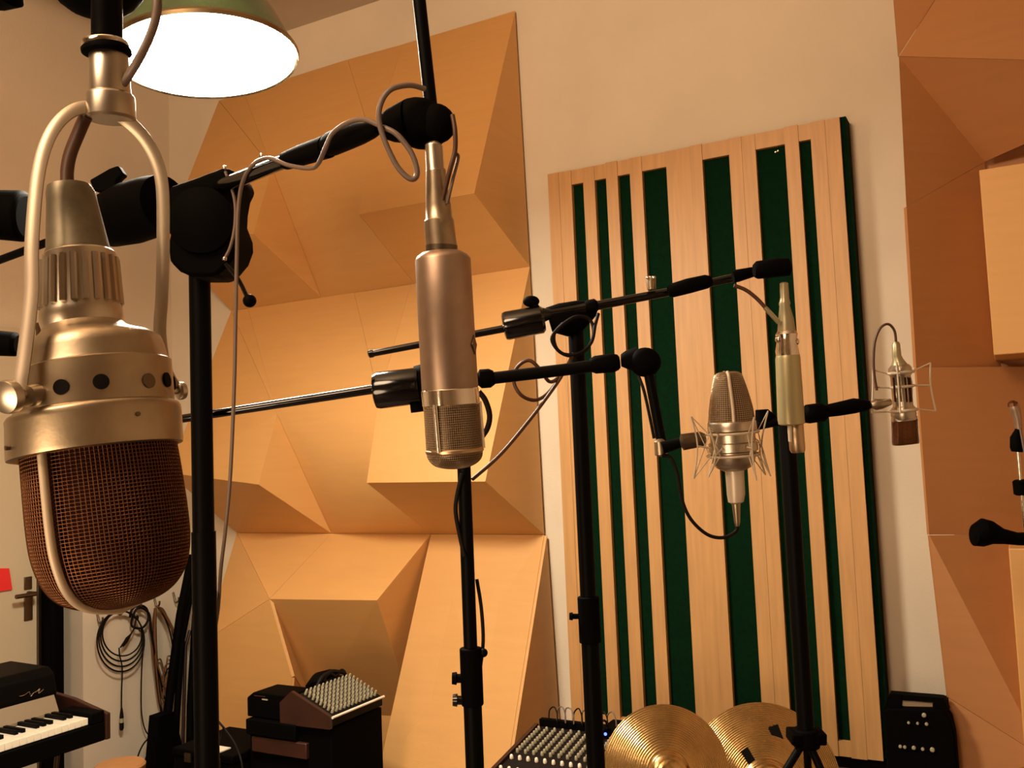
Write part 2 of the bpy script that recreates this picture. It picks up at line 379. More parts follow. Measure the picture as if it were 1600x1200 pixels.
# woven basket: every wire a raised rib of the mesh
GP = [(156, 700, 112), (160, 730, 113.5), (165, 770, 115), (170, 810, 116), (175, 850, 115), (179, 880, 110), (182, 905, 101), (184, 925, 86), (186, 938, 66), (187, 946, 40), (187, 949, 14)]
def dens(P, n):
    L = [(Vector((p[0], p[1], p[2]))) for p in P]; S = spline(L, 8)
    acc = [0]
    for i in range(1, len(S)): acc.append(acc[-1]+math.hypot(S[i].y-S[i-1].y, S[i].z-S[i-1].z))
    out = []
    for k in range(n+1):
        x = acc[-1]*k/n; i = max(j for j in range(len(acc)) if acc[j] <= x+1e-9); i = min(i, len(S)-2)
        f = (x-acc[i])/max(acc[i+1]-acc[i], 1e-9); q = S[i].lerp(S[i+1], f); out.append((q.x, q.y, q.z))
    return out
def wiremesh(name, prof, dd, seg, rows, th, m, parent, **k):
    g = G().lpx(dens(prof, rows), dd, seg, cap=False, **k)
    o = obj(name, g, m, parent)
    wf = o.modifiers.new('wire', 'WIREFRAME'); wf.thickness = th; wf.use_even_offset = False; wf.use_boundary = True
    return o
wiremesh('wire_basket', GP, dn, 116, 56, .0011, 'mesh', t, axis=AX, flat=.88, sup=.9)
near('inner_screen', [(u, v if v < 900 else v-6, r*.93) for u, v, r in GP], 'inner', flat=.88, sup=.9)
sg = -1 if SD.dot(RT) < 0 else 1
for ph in (-20, 160):
    a = math.radians(ph); pts = []
    for u, v, r in GP[:-1]:
        rr_ = r*1.03*dn(v)/F; pts.append(at(u, v, dn(v))+FR*(math.cos(a)*rr_*.93)+SD*(math.sin(a)*rr_*sg))
    pts.append(at(187, 953, dn(950)))
    T('basket_rib', pts, .0030, 'cloth', t, seg=10, sub=5)
# yoke, thumb screws, spigot
T('yoke', pxs([(30, 612, .60), (40, 540, .61), (49, 460, .62), (50, 375, .63), (60, 270, .645), (80, 208, .655), (112, 174, .665), (150, 168, .675), (192, 184, .685), (230, 222, .69), (252, 280, .695), (255, 375, .70), (253, 460, .705), (250, 520, .71), (258, 575, .71), (274, 606, .71)]),
  .0050, 'yoke', t, flat=.4, fdir=-FW, sub=8)
def knob(name, u, v, d, r, du, dv, dd, m='nick2'):
    p = at(u, v, d); q = at(u+du, v+dv, d+dd); a = (q-p).normalized(); r = r*d/F
    return obj(name, G().lathe([(p, r*.4), (p+a*r*.2, r*.95), (p+a*r*.35, r), (p+a*r*.75, r), (p+a*r*.9, r*.8), (p+a*r*.9, r*.35), (q, r*.35)], a, 24), m, t)
knob('thumb_screw', 2, 622, .585, 27, 42, -8, .02)
knob('thumb_screw', 289, 610, .715, 14, -24, 2, -.01)
obj('pivot_collar', G().lpx([(40, 619, 17, .60), (62, 616, 17, .615)], .6, 20), 'nick2', t)
T('sheathed_cable', pxs([(135, 180, .675), (124, 205, .68), (110, 240, .685), (105, 268, .69), (106, 296, .695)]), .0048, 'cabr', t)
obj('spigot', G().lpx([(170, 84, 26), (170, 88, 29), (172, 146, 31), (172, 148, 34), (173, 152, 36), (173, 184, 37), (173, 188, 33)], .68, 32), 'nick2', t)
# the boom end that holds it
s1 = thing('microphone_boom', at(150, -60, .69), 'black boom mount and short shaft above the champagne microphone, top left corner', 'microphone stand')
obj('shaft', G().lpx([(167, -30, 23), (167, 58, 23), (167, 62, 20), (167, 74, 20)], .68, 28), 'black', s1)
obj('chrome_ring', G().lpx([(164, 66, 33), (164, 69, 35), (165, 74, 35), (165, 76, 33)], .68, 32), 'chrome', s1)
obj('rubber_ring', G().lpx([(166, 74, 34), (166, 78, 37), (167, 83, 37), (167, 86, 32)], .68, 32), 'blackm', s1)
obj('lock_pin', G().ball(at(139, 72, .675), .0045), 'chrome', s1)
obj('swivel_head', G().ball(at(150, -48, .70), 80*.69/F, (1, 1, .95), UP), 'blackm', s1)
obj('boom_tube', G().tube([at(150, -60, .70), at(-260, -52, 1.02)], .008, sub=1, seg=16), 'black', s1)
obj('end_clutch', G().lpx([(8, -48, 26, .79), (8, -12, 30, .79), (-20, -10, 34, .80)], .8, 24), 'blackm', s1)
obj('stand_pole', G().tube([at(-260, -60, 1.02), Vector((*at(-260, -60, 1.02).xy, .02))], .013, sub=1, seg=16), 'black', s1)
def tripod(parent, p, r, n=3, a0=.3, z=.22):
    for i in range(n):
        a = a0+2*PI*i/n; d = Vector((math.cos(a), math.sin(a), 0))
        lg = obj('leg', G().tube([Vector((p.x, p.y, z))+d*.02, Vector((p.x, p.y, .012))+d*r], .008, sub=1, seg=8), 'black', parent)
        obj('foot', G().ball(Vector((p.x, p.y, .013))+d*r, .013, seg=10), 'blackm', lg)
tripod(s1, at(-260, -60, 1.02), .3)
tag(T('microphone_cable', pxs([(186, 138, .675), (200, 120, .675), (217, 92, .67), (232, 62, .67), (243, 30, .67), (246, 0, .67), (240, -30, .675), (215, -50, .68)]), .0033, 'grey'),
    'grey cable crossing in front of the glowing lamp down to the spigot', 'cable')

# far-left second stand: only the ends of its two clamps reach into view
s2 = thing('microphone_stand', at(-60, 340, 1.7), 'black clamp ends of a stand cut off by the left edge behind the foreground microphone', 'microphone stand')
obj('counterweight', G().lpx([(-70, 332, 36, 1.7), (36, 338, 40, 1.7), (42, 339, 34, 1.7)], 1.7, 32), 'blackm', s2, bevel=.003)
obj('lower_clamp', G().lpx([(-70, 532, 22, 1.7), (24, 538, 19, 1.7), (29, 538, 14, 1.7)], 1.7, 24), 'blackm', s2)
pz = at(-75, 340, 1.7)
obj('stand_pole', G().tube([Vector((pz.x, pz.y, pz.z+.1)), Vector((pz.x, pz.y, .02))], .014, sub=1, seg=16), 'black', s2)
tripod(s2, pz, .28, a0=2.2)

# ------------------------------------------------------------------ big boom stand
def vert(u, v, d):           # foot of a vertical pole through that point
    p = at(u, v, d); return Vector((p.x, p.y, 0))
s3 = thing('boom_stand', vert(316, 700, 1.45), 'heavy black boom stand with thick pole and bulky clutch left of centre', 'microphone stand')
f = vert(316, 700, 1.45)
obj('pole', G().tube([Vector((f.x, f.y, at(316, 390, 1.45).z)), Vector((f.x, f.y, .06))], .0165, sub=1, seg=32), 'black', s3)
obj('lower_tube', G().tube([Vector((f.x, f.y, at(316, 830, 1.45).z)), Vector((f.x, f.y, .05))], .0185, sub=1, seg=32), 'black', s3)
tripod(s3, f, .45, a0=.9, z=.3)
dj = 1.42
poly = [(262, 292), (300, 279), (345, 262), (358, 262), (368, 270), (374, 284), (366, 300), (362, 322), (361, 342), (370, 366), (371, 382), (363, 404), (348, 422), (336, 432), (298, 432), (280, 424), (264, 408), (262, 380), (268, 350), (264, 320)]
obj('clutch_housing', G().prism([at(u, v, dj-.045) for u, v in poly], FW*.09), 'blackm', s3, bevel=.006)
c = at(316, 345, dj-.045)
obj('clutch_disc', G().lathe([(c+FW*.002, 52*dj/F), (c-FW*.008, 50*dj/F), (c-FW*.014, 36*dj/F), (c-FW*.02, 14*dj/F)], -FW, 40), 'blackm', s3)
def db(u): return 1.42-.40*(u-318)/(600-318)          # depth along boom 1
bp_ = [(300, 305, 12), (367, 283, 11.5), (430, 258, 11), (455, 249, 11)]
obj('boom_tube', G().lpx([(u, v, r, db(u)) for u, v, r in bp_], 1, 28), 'gun', s3)
obj('boom_sleeve', G().lpx([(u, v, r, db(u)) for u, v, r in [(448, 251, 14), (470, 243, 16), (512, 229, 18)]], 1, 28), 'blackm', s3)
obj('boom_grip', G().lpx([(u, v, r, db(u)) for u, v, r in [(508, 229, 14), (520, 224, 19), (540, 216, 19), (562, 209, 17), (580, 204, 13), (592, 201, 8)]], 1, 28), 'blackm', s3)
obj('rear_rod', G().tube(pxs([(270, 315, 1.45), (150, 350, 1.58), (38, 392, 1.7), (-70, 432, 1.8)]), .0075, sub=1, seg=12), 'black', s3)
obj('counterweight', G().lpx([(258, 318, 45, 1.46), (240, 322, 47, 1.48), (205, 333, 48, 1.51), (172, 344, 42, 1.54), (156, 350, 33, 1.55), (150, 352, 18, 1.56)], 1.5, 36), 'blackm', s3)
wk = obj('wing_knob', G().prism([at(u, v, 1.52) for u, v in [(139, 281), (170, 263), (184, 258), (193, 272), (183, 281), (180, 296), (158, 300), (146, 298)]], FW*.02), 'blackm', s3, bevel=.003)
obj('knob_stem', G().tube(pxs([(168, 288), (178, 318)], 1.53), .006, sub=1), 'blackm', wk)
T('latch', pxs([(362, 302), (376, 297), (380, 288)], 1.37), .004, 'blackm', s3)
lv = T('lock_lever', pxs([(352, 412), (372, 436), (386, 464)], 1.37), .0032, 'gun', s3)
obj('lever_ball', G().ball(at(390, 470, 1.37), 10.5*1.37/F), 'black', lv)
T('bail_wire', pxs([(352, 268), (366, 310), (367, 350), (360, 385), (349, 407)], 1.36), .0022, 'grey', s3)
for u, v in ((351, 262), (409, 243), (351, 404)): obj('screw', G().ball(at(u, v, 1.35), .0035), 'chrome', s3)
# end swivel and the upright rod
dsw = 1.02
obj('end_swivel', G().ball(at(657, 193, dsw), 48*dsw/F, (1, .7, .82), (UP+RT*.35)), 'blackm', s3)
obj('swivel_neck', G().lpx([(596, 199, 17, 1.03), (612, 196, 26, 1.025), (640, 190, 34, 1.02)], 1, 28), 'blackm', s3)
obj('swivel_cheek', G().ball(at(682, 193, 1.01), 30*1.01/F, (1, .7, 1.05), (UP-RT*.5)), 'blackm', s3)
tr = at(655, 0, 1.02)
obj('upright_rod', G().tube([at(676, 190, 1.03), Vector((at(676, 190, 1.03)+(at(655, 0, 1.03)-at(676, 190, 1.03))*2.6))], .0073, sub=1, seg=20), 'black', s3)
tag(T('microphone_cable', pxs([(600, 200, 1.0), (570, 187, 1.03), (543, 192, 1.05), (520, 208, 1.08), (508, 232, 1.09), (497, 256, 1.12), (484, 263, 1.15), (450, 258, 1.19), (420, 247, 1.24), (396, 257, 1.28), (379, 285, 1.31), (372, 330, 1.33), (370, 400, 1.34), (368, 500, 1.34), (366, 600, 1.35), (360, 740, 1.36), (352, 830, 1.37), (345, 890, 1.40), (341, 950, 1.47), (334, 1000, 1.52), (322, 1100, 1.52), (318, 1300, 1.52)]), .0028, 'grey'),
    'thin grey cable draped over the boom grip and hanging beside the thick black pole', 'cable')
tag(T('cable_loop', pxs([(664, 139, 1.0), (640, 133, .99), (612, 139, .98), (597, 157, .98), (592, 183, .98), (600, 217, .98), (620, 259, .98), (640, 279, .98), (651, 275, .98), (650, 257, .98), (640, 234, .98), (620, 210, .98), (600, 199, .985)]), .0030, 'grey'),
    'looped grey cable hanging left of the black swivel above the long microphone', 'cable')

# ------------------------------------------------------------------ long tube microphone (centre)
t = thing('tube_microphone', at(700, 480, 1.0), 'long matte silver tube microphone with chrome mesh head hanging upside down in the centre', 'microphone')
def part(name, prof, m, d, parent, seg=36, **k): return obj(name, G().lpx(prof, d, seg, **k), m, parent)
AX2 = (at(712, 730, 1.0)-at(690, 400, 1.0)).normalized()
part('connector', [(677, 222, 8), (677, 226, 13), (678, 230, 14), (680, 264, 14.5), (681, 268, 16)], 'nick2', 1.0, t)
part('cable_boot', [(681, 266, 15.5), (682, 290, 17), (685, 322, 20), (686, 342, 21), (686, 345, 23.5), (688, 370, 24), (690, 386, 24.5)], 'nick', 1.0, t)
part('boot_ring', [(690, 384, 25), (690, 390, 25), (690, 396, 24)], 'steel', 1.0, t)
part('body', [(690, 392, 22), (690, 394, 31), (691, 400, 40), (692, 406, 43.5), (697, 500, 44), (703, 606, 44.2), (703, 609, 43)], 'satin', 1.0, t, axis=AX2)
hr = part('chrome_collar', [(703, 607, 43), (703, 609, 45), (705, 632, 45), (705, 634, 43)], 'chrome', 1.0, t, axis=AX2)
hp = [(705, 632, 43), (707, 660, 43.2), (710, 702, 43.5), (711, 712, 43), (712, 720, 39), (712, 727, 30), (713, 731, 16), (713, 732, 5)]
wiremesh('wire_head', hp, 1.0, 84, 36, .0006, 'mesh2', t, axis=AX2)
part('capsule_screen', [(u, v-(1 if v > 712 else 0), r*.95) for u, v, r in hp], 'steel', 1.0, t, axis=AX2)
part('head_ring', [(710, 700, 43.5), (710, 702, 45.5), (711, 706, 45.5), (711, 708, 43.5)], 'mesh2', 1.0, t, axis=AX2)
F2, S2 = perp(AX2); sg2 = -1 if S2.dot(RT) < 0 else 1
for ph in (-28, 92, 212):
    a = math.radians(ph); d = F2*math.cos(a)+S2*(math.sin(a)*sg2); r = 44.6/F
    obj('head_strut', G().tube([at(704, 630, 1)+d*r, at(710, 703, 1)+d*r], .0028, sub=1, seg=10), 'chrome', t)
a = math.radians(72); d = F2*math.cos(a)+S2*(math.sin(a)*sg2); e = AX2.cross(d).normalized(); c = at(699, 542, 1)+d*(44.1/F)
obj('diamond_badge', G().prism([c+AX2*.0105, c+e*.007, c-AX2*.0105, c-e*.007], d*.0012), 'steel', t)
tag(T('microphone_cable', pxs([(707, 180, .985), (711, 205, .98), (711, 235, .98), (704, 262, .98), (697, 290, .985), (692, 312, .99)]), .0026, 'cabr'),
    'short brown cable dropping right of the connector of the long silver microphone', 'cable')
tag(T('cable_end', pxs([(713, 240, .985), (716, 247, .985), (709, 275, .985), (703, 300, .985), (699, 318, .99)]), .0018, 'grey'), 'thin stiff grey cable tie end beside the brown cable', 'cable')

# ------------------------------------------------------------------ lower boom stand (behind the long microphone) carrying the cone-headed mic
d2 = 1.5
f2 = vert(722, 650, d2)
def onpole(f, v, r=None):     # world point on the vertical line above f seen at image row v
    lo, hi = -.5, 3.4
    for _ in range(40):
        m = (lo+hi)/2; p = Vector((f.x, f.y, m))-C0; y = 600-F*p.dot(UP)/p.dot(FW)
        if y > v: lo = m
        else: hi = m
    return Vector((f.x, f.y, lo))
s4 = thing('boom_stand', f2, 'black boom stand behind the long silver microphone, with chrome counterweight on its left arm', 'microphone stand')
obj('pole', G().tube([onpole(f2, 600), onpole(f2, 1030)], 10.5*d2/F, sub=1, seg=24), 'black', s4)
obj('lower_tube', G().tube([onpole(f2, 1016), Vector((f2.x, f2.y, .05))], 14*d2/F, sub=1, seg=24), 'black', s4)
cl = obj('height_clutch', G().tube([onpole(f2, 1012), onpole(f2, 1102)], 17*d2/F, sub=1, seg=24), 'blackm', s4, bevel=.002)
for v in (1060, 1094):
    p = onpole(f2, v); obj('clutch_knob', G().lathe([(p-RT*.012, .007), (p-RT*.023, .007), (p-RT*.024, .010), (p-RT*.031, .009)], -RT, 16), 'gun' if v > 1070 else 'blackm', cl)
p = onpole(f2, 1020); obj('clutch_knob', G().ball(p+RT*.02, .007), 'black', cl)
tripod(s4, f2, .33, a0=.2, z=.25)
obj('boom_rod', G().lpx([(276, 655, 5.2), (280, 655, 6.5), (345, 645, 6.8), (590, 607, 7.5)], d2, 20), 'gun', s4)
obj('counterweight', G().lpx([(584, 611, 22), (586, 611, 27), (592, 610, 29), (650, 603, 28.5), (655, 602, 27), (657, 602, 18)], d2, 40), 'gun', s4)
obj('boom_clutch', G().lpx([(650, 604, 32), (664, 601, 33), (700, 598, 30), (745, 594, 18)], d2+.01, 28), 'blackm', s4)
obj('clutch_foot', G().lpx([(650, 628, 10), (652, 644, 10)], d2, 14), 'blackm', s4)
obj('boom_tube', G().lpx([(700, 597, 9), (752, 593, 9.5), (880, 578, 9.5), (968, 566, 10)], d2, 24), 'black', s4)
obj('tube_collar', G().lpx([(747, 593, 10), (751, 592, 15), (765, 591, 15), (772, 590, 11)], d2, 24), 'blackm', s4)
obj('end_grip', G().lpx([(922, 571, 10), (930, 570, 14), (958, 567, 15), (966, 566, 12), (968, 566, 7)], d2, 24), 'blackm', s4)
obj('swivel', G().ball(at(1008, 566, d2-.01), 25*d2/F, (1, .7, .92), UP), 'blackm', s4)
obj('swivel_neck', G().lpx([(971, 563, 10), (978, 562, 14), (995, 562, 20)], d2, 24), 'blackm', s4)
obj('drop_rod', G().lpx([(1012, 575, 8), (1034, 692, 8)], d2-.01, 16), 'black', s4)
obj('knurled_screw', G().lpx([(1031, 686, 4), (1031, 690, 9), (1033, 710, 10), (1033, 713, 6)], d2-.05, 20), 'nick', s4)
obj('mount_arm', G().lpx([(1034, 700, 10), (1062, 692, 8), (1075, 688, 9)], lambda v: d2-.06, 18), 'black', s4)
tag(T('microphone_cable', pxs([(998, 588, d2-.05), (1006, 610, d2-.06), (1014, 645, d2-.07), (1022, 685, d2-.07)]), .0025, 'cab'), 'short black cable between swivel and knurled screw left of the cone-headed microphone', 'cable')

def shock_mount(body_uv, outer, ring_v, ring_r, d, parent, m='pale', wr=.0012):
    """outer: list of posts [(u,v) x3] ; elastic cords run from the tips to the two rings"""
    for (u, v, r) in ring_r:
        a = at(u, v, d); n, s_ = perp(parent_axis)
        obj('ring', G().tube([a+n*(math.cos(2*PI*j/24)*r*d/F)+s_*(math.sin(2*PI*j/24)*r*d/F) for j in range(24)], wr*1.7, sub=1, closed=True, seg=8), m, parent)
    for post, dz in outer:
        P = [at(u, v, d+dz) for u, v in post]
        po = obj('post', G().tube(P, wr, sub=4, seg=8), m, parent)
        mid = P[1]; (u, v, r) = ring_r[len(ring_r)//2]
        c_ = at(u, ring_v, d); out = (mid-c_); out -= parent_axis*out.dot(parent_axis); out.normalize()
        obj('spoke', G().tube([mid, c_+out*(r*d/F)], wr, sub=1, seg=8), m, parent)
        for tip in (P[0], P[-1]):
            for (u, v, r) in (ring_r[0], ring_r[-1]):
                cc_ = at(u, v, d); o2 = (tip-cc_); o2 -= parent_axis*o2.dot(parent_axis); o2.normalize()
                if (tip-cc_).length < r*d/F*3.2:
                    obj('elastic', G().tube([tip, cc_+o2*(r*d/F)], wr*.75, sub=1, seg=6), m, po)
# cone-headed condenser microphone in its spider
d3 = 1.42
t = thing('condenser_microphone', at(1145, 690, d3), 'upright condenser microphone with tapered mesh head and silver body before the slat panel', 'microphone')
AX3 = (at(1152, 785, d3)-at(1137, 582, d3)).normalized(); parent_axis = AX3
hd = [(1137, 581, 4), (1137, 581.5, 14), (1137.5, 585, 20), (1138, 592, 23), (1140, 615, 29), (1142, 640, 34), (1143, 660, 36)]
wiremesh('wire_head', hd, d3, 56, 30, .0009, 'mesh2', t, axis=AX3, flat=.75)
part('inner_screen', [(u, v+1, r*.94) for u, v, r in hd], 'steel', d3, t, axis=AX3, flat=.75)
for s_ in (1, -1):
    T('head_bar', [at(u, v, d3)+perp(AX3)[0]*(s_*r*.76*d3/F) - perp(AX3)[1]*(.0) - RT*(3*d3/F) for u, v, r in hd[1:]], .0026, 'pale', t, sub=3, seg=8)
part('body', [(1143, 658, 36), (1143, 660, 37.5), (1144, 672, 38), (1144, 674, 35), (1145, 690, 35), (1145, 692, 38), (1146, 704, 38), (1146, 706, 35), (1146, 722, 33), (1147, 730, 27), (1147, 735, 17)], 'nick2', d3, t, axis=AX3)
part('connector', [(1147, 732, 15), (1148, 738, 14.5), (1150, 772, 14), (1150, 784, 12), (1150, 787, 7)], 'pale', d3, t, axis=AX3)
part('cable_boot', [(1150, 785, 7), (1152, 816, 4.5), (1152, 822, 3)], 'nick', d3, t, axis=AX3)
sm = thing('shock_mount', at(1145, 695, d3), 'pale wire spider shock mount around the cone-headed microphone', 'shock mount')
shock_mount(None, [([(1080, 651), (1090, 697), (1084, 748)], -.02), ([(1200, 642), (1190, 697), (1204, 744)], .0), ([(1108, 668), (1118, 712), (1107, 745)], -.05), ([(1178, 652), (1175, 700), (1182, 751)], -.05), ([(1186, 690), (1190, 720), (1196, 742)], .05)],
            697, [(1144, 676, 40), (1146, 711, 40)], d3, sm)
obj('mount_collar', G().lpx([(1064, 692, 8), (1066, 691, 13), (1096, 686, 12), (1102, 685, 8)], d3, 20), 'steel', sm)
tag(T('microphone_cable', pxs([(1152, 818), (1150, 830), (1130, 840), (1105, 835), (1080, 812), (1066, 782), (1058, 740), (1048, 715), (1034, 712)], 1.44), .0028, 'cab'),
    'dark cable looping below the cone-headed microphone', 'cable')

# ------------------------------------------------------------------ upper boom stand with the pale pencil mic
d4 = 1.75
f4 = vert(913, 800, d4)
s5 = thing('boom_stand', f4, 'black boom stand left of the slat panel with coiled cable under its clutch', 'microphone stand')
obj('pole', G().tube([onpole(f4, 480), onpole(f4, 960)], 12.5*d4/F, sub=1, seg=24), 'black', s5)
obj('lower_tube', G().tube([onpole(f4, 950), Vector((f4.x, f4.y, .05))], 14*d4/F, sub=1, seg=24), 'black', s5)
cl = obj('height_clutch', G().tube([onpole(f4, 932), onpole(f4, 1004)], 17*d4/F, sub=1, seg=24), 'blackm', s5, bevel=.002)
p = onpole(f4, 963); obj('clutch_knob', G().lathe([(p-RT*.015, .005), (p-RT*.03, .005), (p-RT*.031, .0075), (p-RT*.037, .0065)], -RT, 14), 'blackm', cl)
tripod(s5, f4, .30, a0=1.2, z=.22)
obj('boom_rod', G().lpx([(575, 553, 4), (577, 553, 6.5), (583, 552, 6.5), (584, 552, 5.3), (790, 513, 6)], d4, 18), 'gun', s5)
obj('counterweight', G().lpx([(786, 510, 16), (788, 510, 21), (792, 509, 22.5), (846, 499, 22), (850, 498, 18)], d4, 32), 'gun', s5)
wk = obj('wing_knob', G().ball(at(830, 471, d4), 13*d4/F, (1, .6, .7)), 'blackm', s5)
obj('knob_stem', G().tube(pxs([(832, 472), (845, 492)], d4), .007, sub=1), 'blackm', wk)
obj('boom_tube', G().lpx([(848, 492, 12), (862, 490, 7), (925, 479, 7.5), (1046, 456, 6.5), (1155, 432, 6.5)], d4, 18), 'gun', s5)
obj('clutch', G().lpx([(858, 500, 20), (880, 500, 27), (905, 493, 24), (930, 480, 12)], d4+.01, 28, flat=.6), 'blackm', s5)
obj('tube_collar', G().lpx([(915, 480, 9), (920, 480, 11.5), (930, 478, 11.5), (934, 477, 7)], d4, 20), 'blackm', s5)
obj('end_grip', G().lpx([(1044, 456, 7), (1050, 454, 11), (1075, 447, 12), (1104, 440, 11), (1112, 438, 7)], d4-.03, 22), 'blackm', s5)
obj('tilt_joint', G().lpx([(1145, 433, 9), (1152, 431, 10), (1176, 425, 8), (1180, 424, 6)], d4-.05, 18), 'blackm', s5)
obj('swivel', G().lpx([(1178, 423, 10), (1183, 422, 14), (1215, 418, 15), (1232, 417, 14), (1235, 417, 9)], d4-.08, 24), 'blackm', s5)
xl = obj('silver_clip', G().lpx([(1017, 432, 7), (1017, 438, 8), (1018, 452, 7)], d4-.01, 16), 'nick', s5)
for u in (1012, 1022): obj('clip_screw', G().ball(at(u, 434, d4-.02), .0035, seg=10), 'chrome', xl)
cc_ = tag(T('coiled_cable', pxs([(880, 505, 1.70), (866, 522, 1.70), (870, 545, 1.69), (890, 556, 1.69), (914, 548, 1.70), (927, 525, 1.70), (922, 500, 1.71), (900, 495, 1.70), (876, 510, 1.69), (862, 530, 1.68), (878, 552, 1.68), (905, 552, 1.68), (924, 535, 1.69), (930, 508, 1.70), (935, 490, 1.71)]), .0032, 'cab'), 'black cable coiled under the clutch of the stand left of the slat panel', 'cable')
tag(T('loose_cable', pxs([(896, 552, 1.69), (884, 575, 1.68), (860, 610, 1.65), (838, 625, 1.6), (815, 618, 1.58), (803, 597, 1.58), (808, 574, 1.58), (826, 563, 1.58), (842, 575, 1.58), (858, 596, 1.6), (872, 590, 1.62), (884, 572, 1.64), (876, 590, 1.62), (850, 627, 1.6), (818, 668, 1.57), (780, 712, 1.54), (738, 749, 1.51)]), .0032, 'cabr'),
    'dark brown cable looping between the two centre boom stands', 'cable')
tag(T('loose_cable', pxs([(748, 612, 1.44), (758, 625, 1.44), (765, 648, 1.44), (762, 668, 1.44), (752, 684, 1.44), (740, 700, 1.45)]), .0045, 'cab'), 'black cable bulging out right of the chrome mesh head', 'cable')
tag(T('loose_cable', pxs([(722, 740, 1.48), (714, 775, 1.48), (712, 800, 1.48), (718, 835, 1.48), (726, 870, 1.47)]), .0035, 'cab'), 'black cable tied along the left of the centre stand pole', 'cable')
tag(T('loose_cable', pxs([(745, 905, 1.49), (752, 950, 1.485), (755, 1000, 1.48), (751, 1040, 1.48)]), .003, 'cab'), 'black cable bowing out right of the centre stand pole', 'cable')

d5 = 1.66
t = thing('pencil_microphone', at(1232, 600, d5), 'pale slim tube microphone with glinting chrome neck hanging before the slat panel', 'microphone')
part('plug', [(1225, 441, 4), (1225, 443, 6.5), (1226, 466, 7), (1226, 470, 8)], 'boot', d5, t)
part('neck', [(1226, 468, 7), (1226, 474, 9), (1226, 478, 8), (1228, 497, 11.5), (1229, 518, 14)], 'boot', d5, t)
part('chrome_ring', [(1229, 516, 13), (1229, 522, 17), (1229, 534, 15), (1230, 548, 18), (1231, 556, 18)], 'chrome', d5, t)
for u, v in ((1217, 530), (1243, 534)): obj('ring_screw', G().ball(at(u, v, d5-.005), .007, seg=12), 'chrome', t)
part('body', [(1231, 555, 18), (1231, 560, 19), (1236, 655, 20.5), (1237, 662, 20), (1237, 664, 16)], 'lacq', d5, t)
part('head', [(1243, 660, 10), (1243, 663, 12), (1246, 702, 12), (1247, 707, 10)], 'mesh2', d5, t)
part('head_cap', [(1234, 662, 4), (1235, 690, 3)], 'pale', d5-.01, t, seg=10)
t2 = thing('microphone_cable', at(1180, 465, d5), 'brown cable with pale boot entering the slim pale microphone from the left', 'cable')
T('lead', pxs([(1147, 446), (1165, 453), (1182, 466), (1196, 481)], d5-.01), .0035, 'cabr', t2)
T('boot', pxs([(1195, 480), (1217, 504)], d5-.01), .0042, 'boot', t2)

# ------------------------------------------------------------------ right-hand stand and spider microphone
d6 = 2.05
f6 = vert(1244, 900, d6)
s6 = thing('boom_stand', f6, 'black tripod stand in front of the slat panel whose hub shows before the cymbals', 'microphone stand')
obj('pole', G().tube([onpole(f6, 640), onpole(f6, 1150)], 13*d6/F, sub=1, seg=24), 'black', s6)
hub = obj('hub', G().tube([onpole(f6, 1138), onpole(f6, 1168)], 20*d6/F, sub=1, seg=24), 'blackm', s6, bevel=.004)
hp_ = onpole(f6, 1150)
hb2 = obj('hub_bracket', G().box(hp_, RT*(27*d6/F), UP*(9*d6/F), FW*.025), 'blackm', s6, bevel=.004)
for (u, v, dd) in ((1175, 1290, -.12), (1322, 1290, -.1), (1268, 1300, .15)):
    p = at(u, v, d6+dd)
    q = onpole(f6, 1152); q = q+(p-q)*.06
    s_ = (q.z-.013)/(q.z-p.z); e = q+(p-q)*s_
    lg = obj('leg', G().tube([q, e], .0085, sub=1, seg=12), 'black', s6); obj('foot', G().ball(Vector((e.x, e.y, .013)), .013, seg=10), 'blackm', lg)
obj('boom_tube', G().lpx([(1182, 664, 7), (1184, 664, 8), (1262, 648, 8), (1300, 642, 8)], d6, 18), 'black', s6)
obj('boom_collar', G().lpx([(1256, 650, 11), (1262, 647, 15), (1285, 644, 15), (1292, 643, 10)], d6, 20), 'blackm', s6)
obj('end_grip', G().lpx([(1292, 642, 10), (1310, 639, 11), (1335, 634, 12), (1352, 633, 9), (1362, 632, 5)], d6, 20), 'blackm', s6)
obj('left_clutch', G().lpx([(1190, 640, 10), (1196, 650, 16), (1192, 668, 12)], d6, 20, flat=.6), 'blackm', s6)
d7 = 2.05
t = thing('condenser_microphone', at(1408, 620, d7), 'small condenser microphone with square dark mesh head hanging right of the slat panel', 'microphone')
AX7 = (at(1413, 655, d7)-at(1401, 545, d7)).normalized(); parent_axis = AX7
part('cable_boot', [(1400, 534, 4), (1400, 538, 6), (1401, 556, 7), (1403, 562, 8), (1406, 572, 13)], 'boot', d7, t, axis=AX7)
bd = part('body', [(1406, 570, 13), (1406, 575, 17), (1407, 584, 17.5), (1407, 588, 15), (1411, 634, 15), (1411, 638, 18), (1412, 648, 19), (1413, 655, 17)], 'nick2', d7, t, axis=AX7)
for u in (1396, 1404, 1414, 1421):
    obj('body_slot', G().tube([at(u, 590, d7-.021), at(u+3, 628, d7-.021)], .0022, sub=1, seg=8), 'inner', bd)
part('rim', [(1412, 649, 17), (1413, 652, 20), (1413, 657, 20), (1413, 659, 17)], 'nick2', d7, t, axis=AX7, flat=.7)
hq = [(1413, 656, 18.5), (1414, 675, 18.5), (1415, 692, 19), (1415, 694, 17), (1415, 695, 4)]
wiremesh('wire_head', hq, d7, 44, 22, .001, 'mesh', t, axis=AX7, flat=.55, sup=.45, twist=0)
part('capsule_screen', [(u, v-.5, r*.93) for u, v, r in hq], 'mesh', d7, t, axis=AX7, flat=.55, sup=.45)
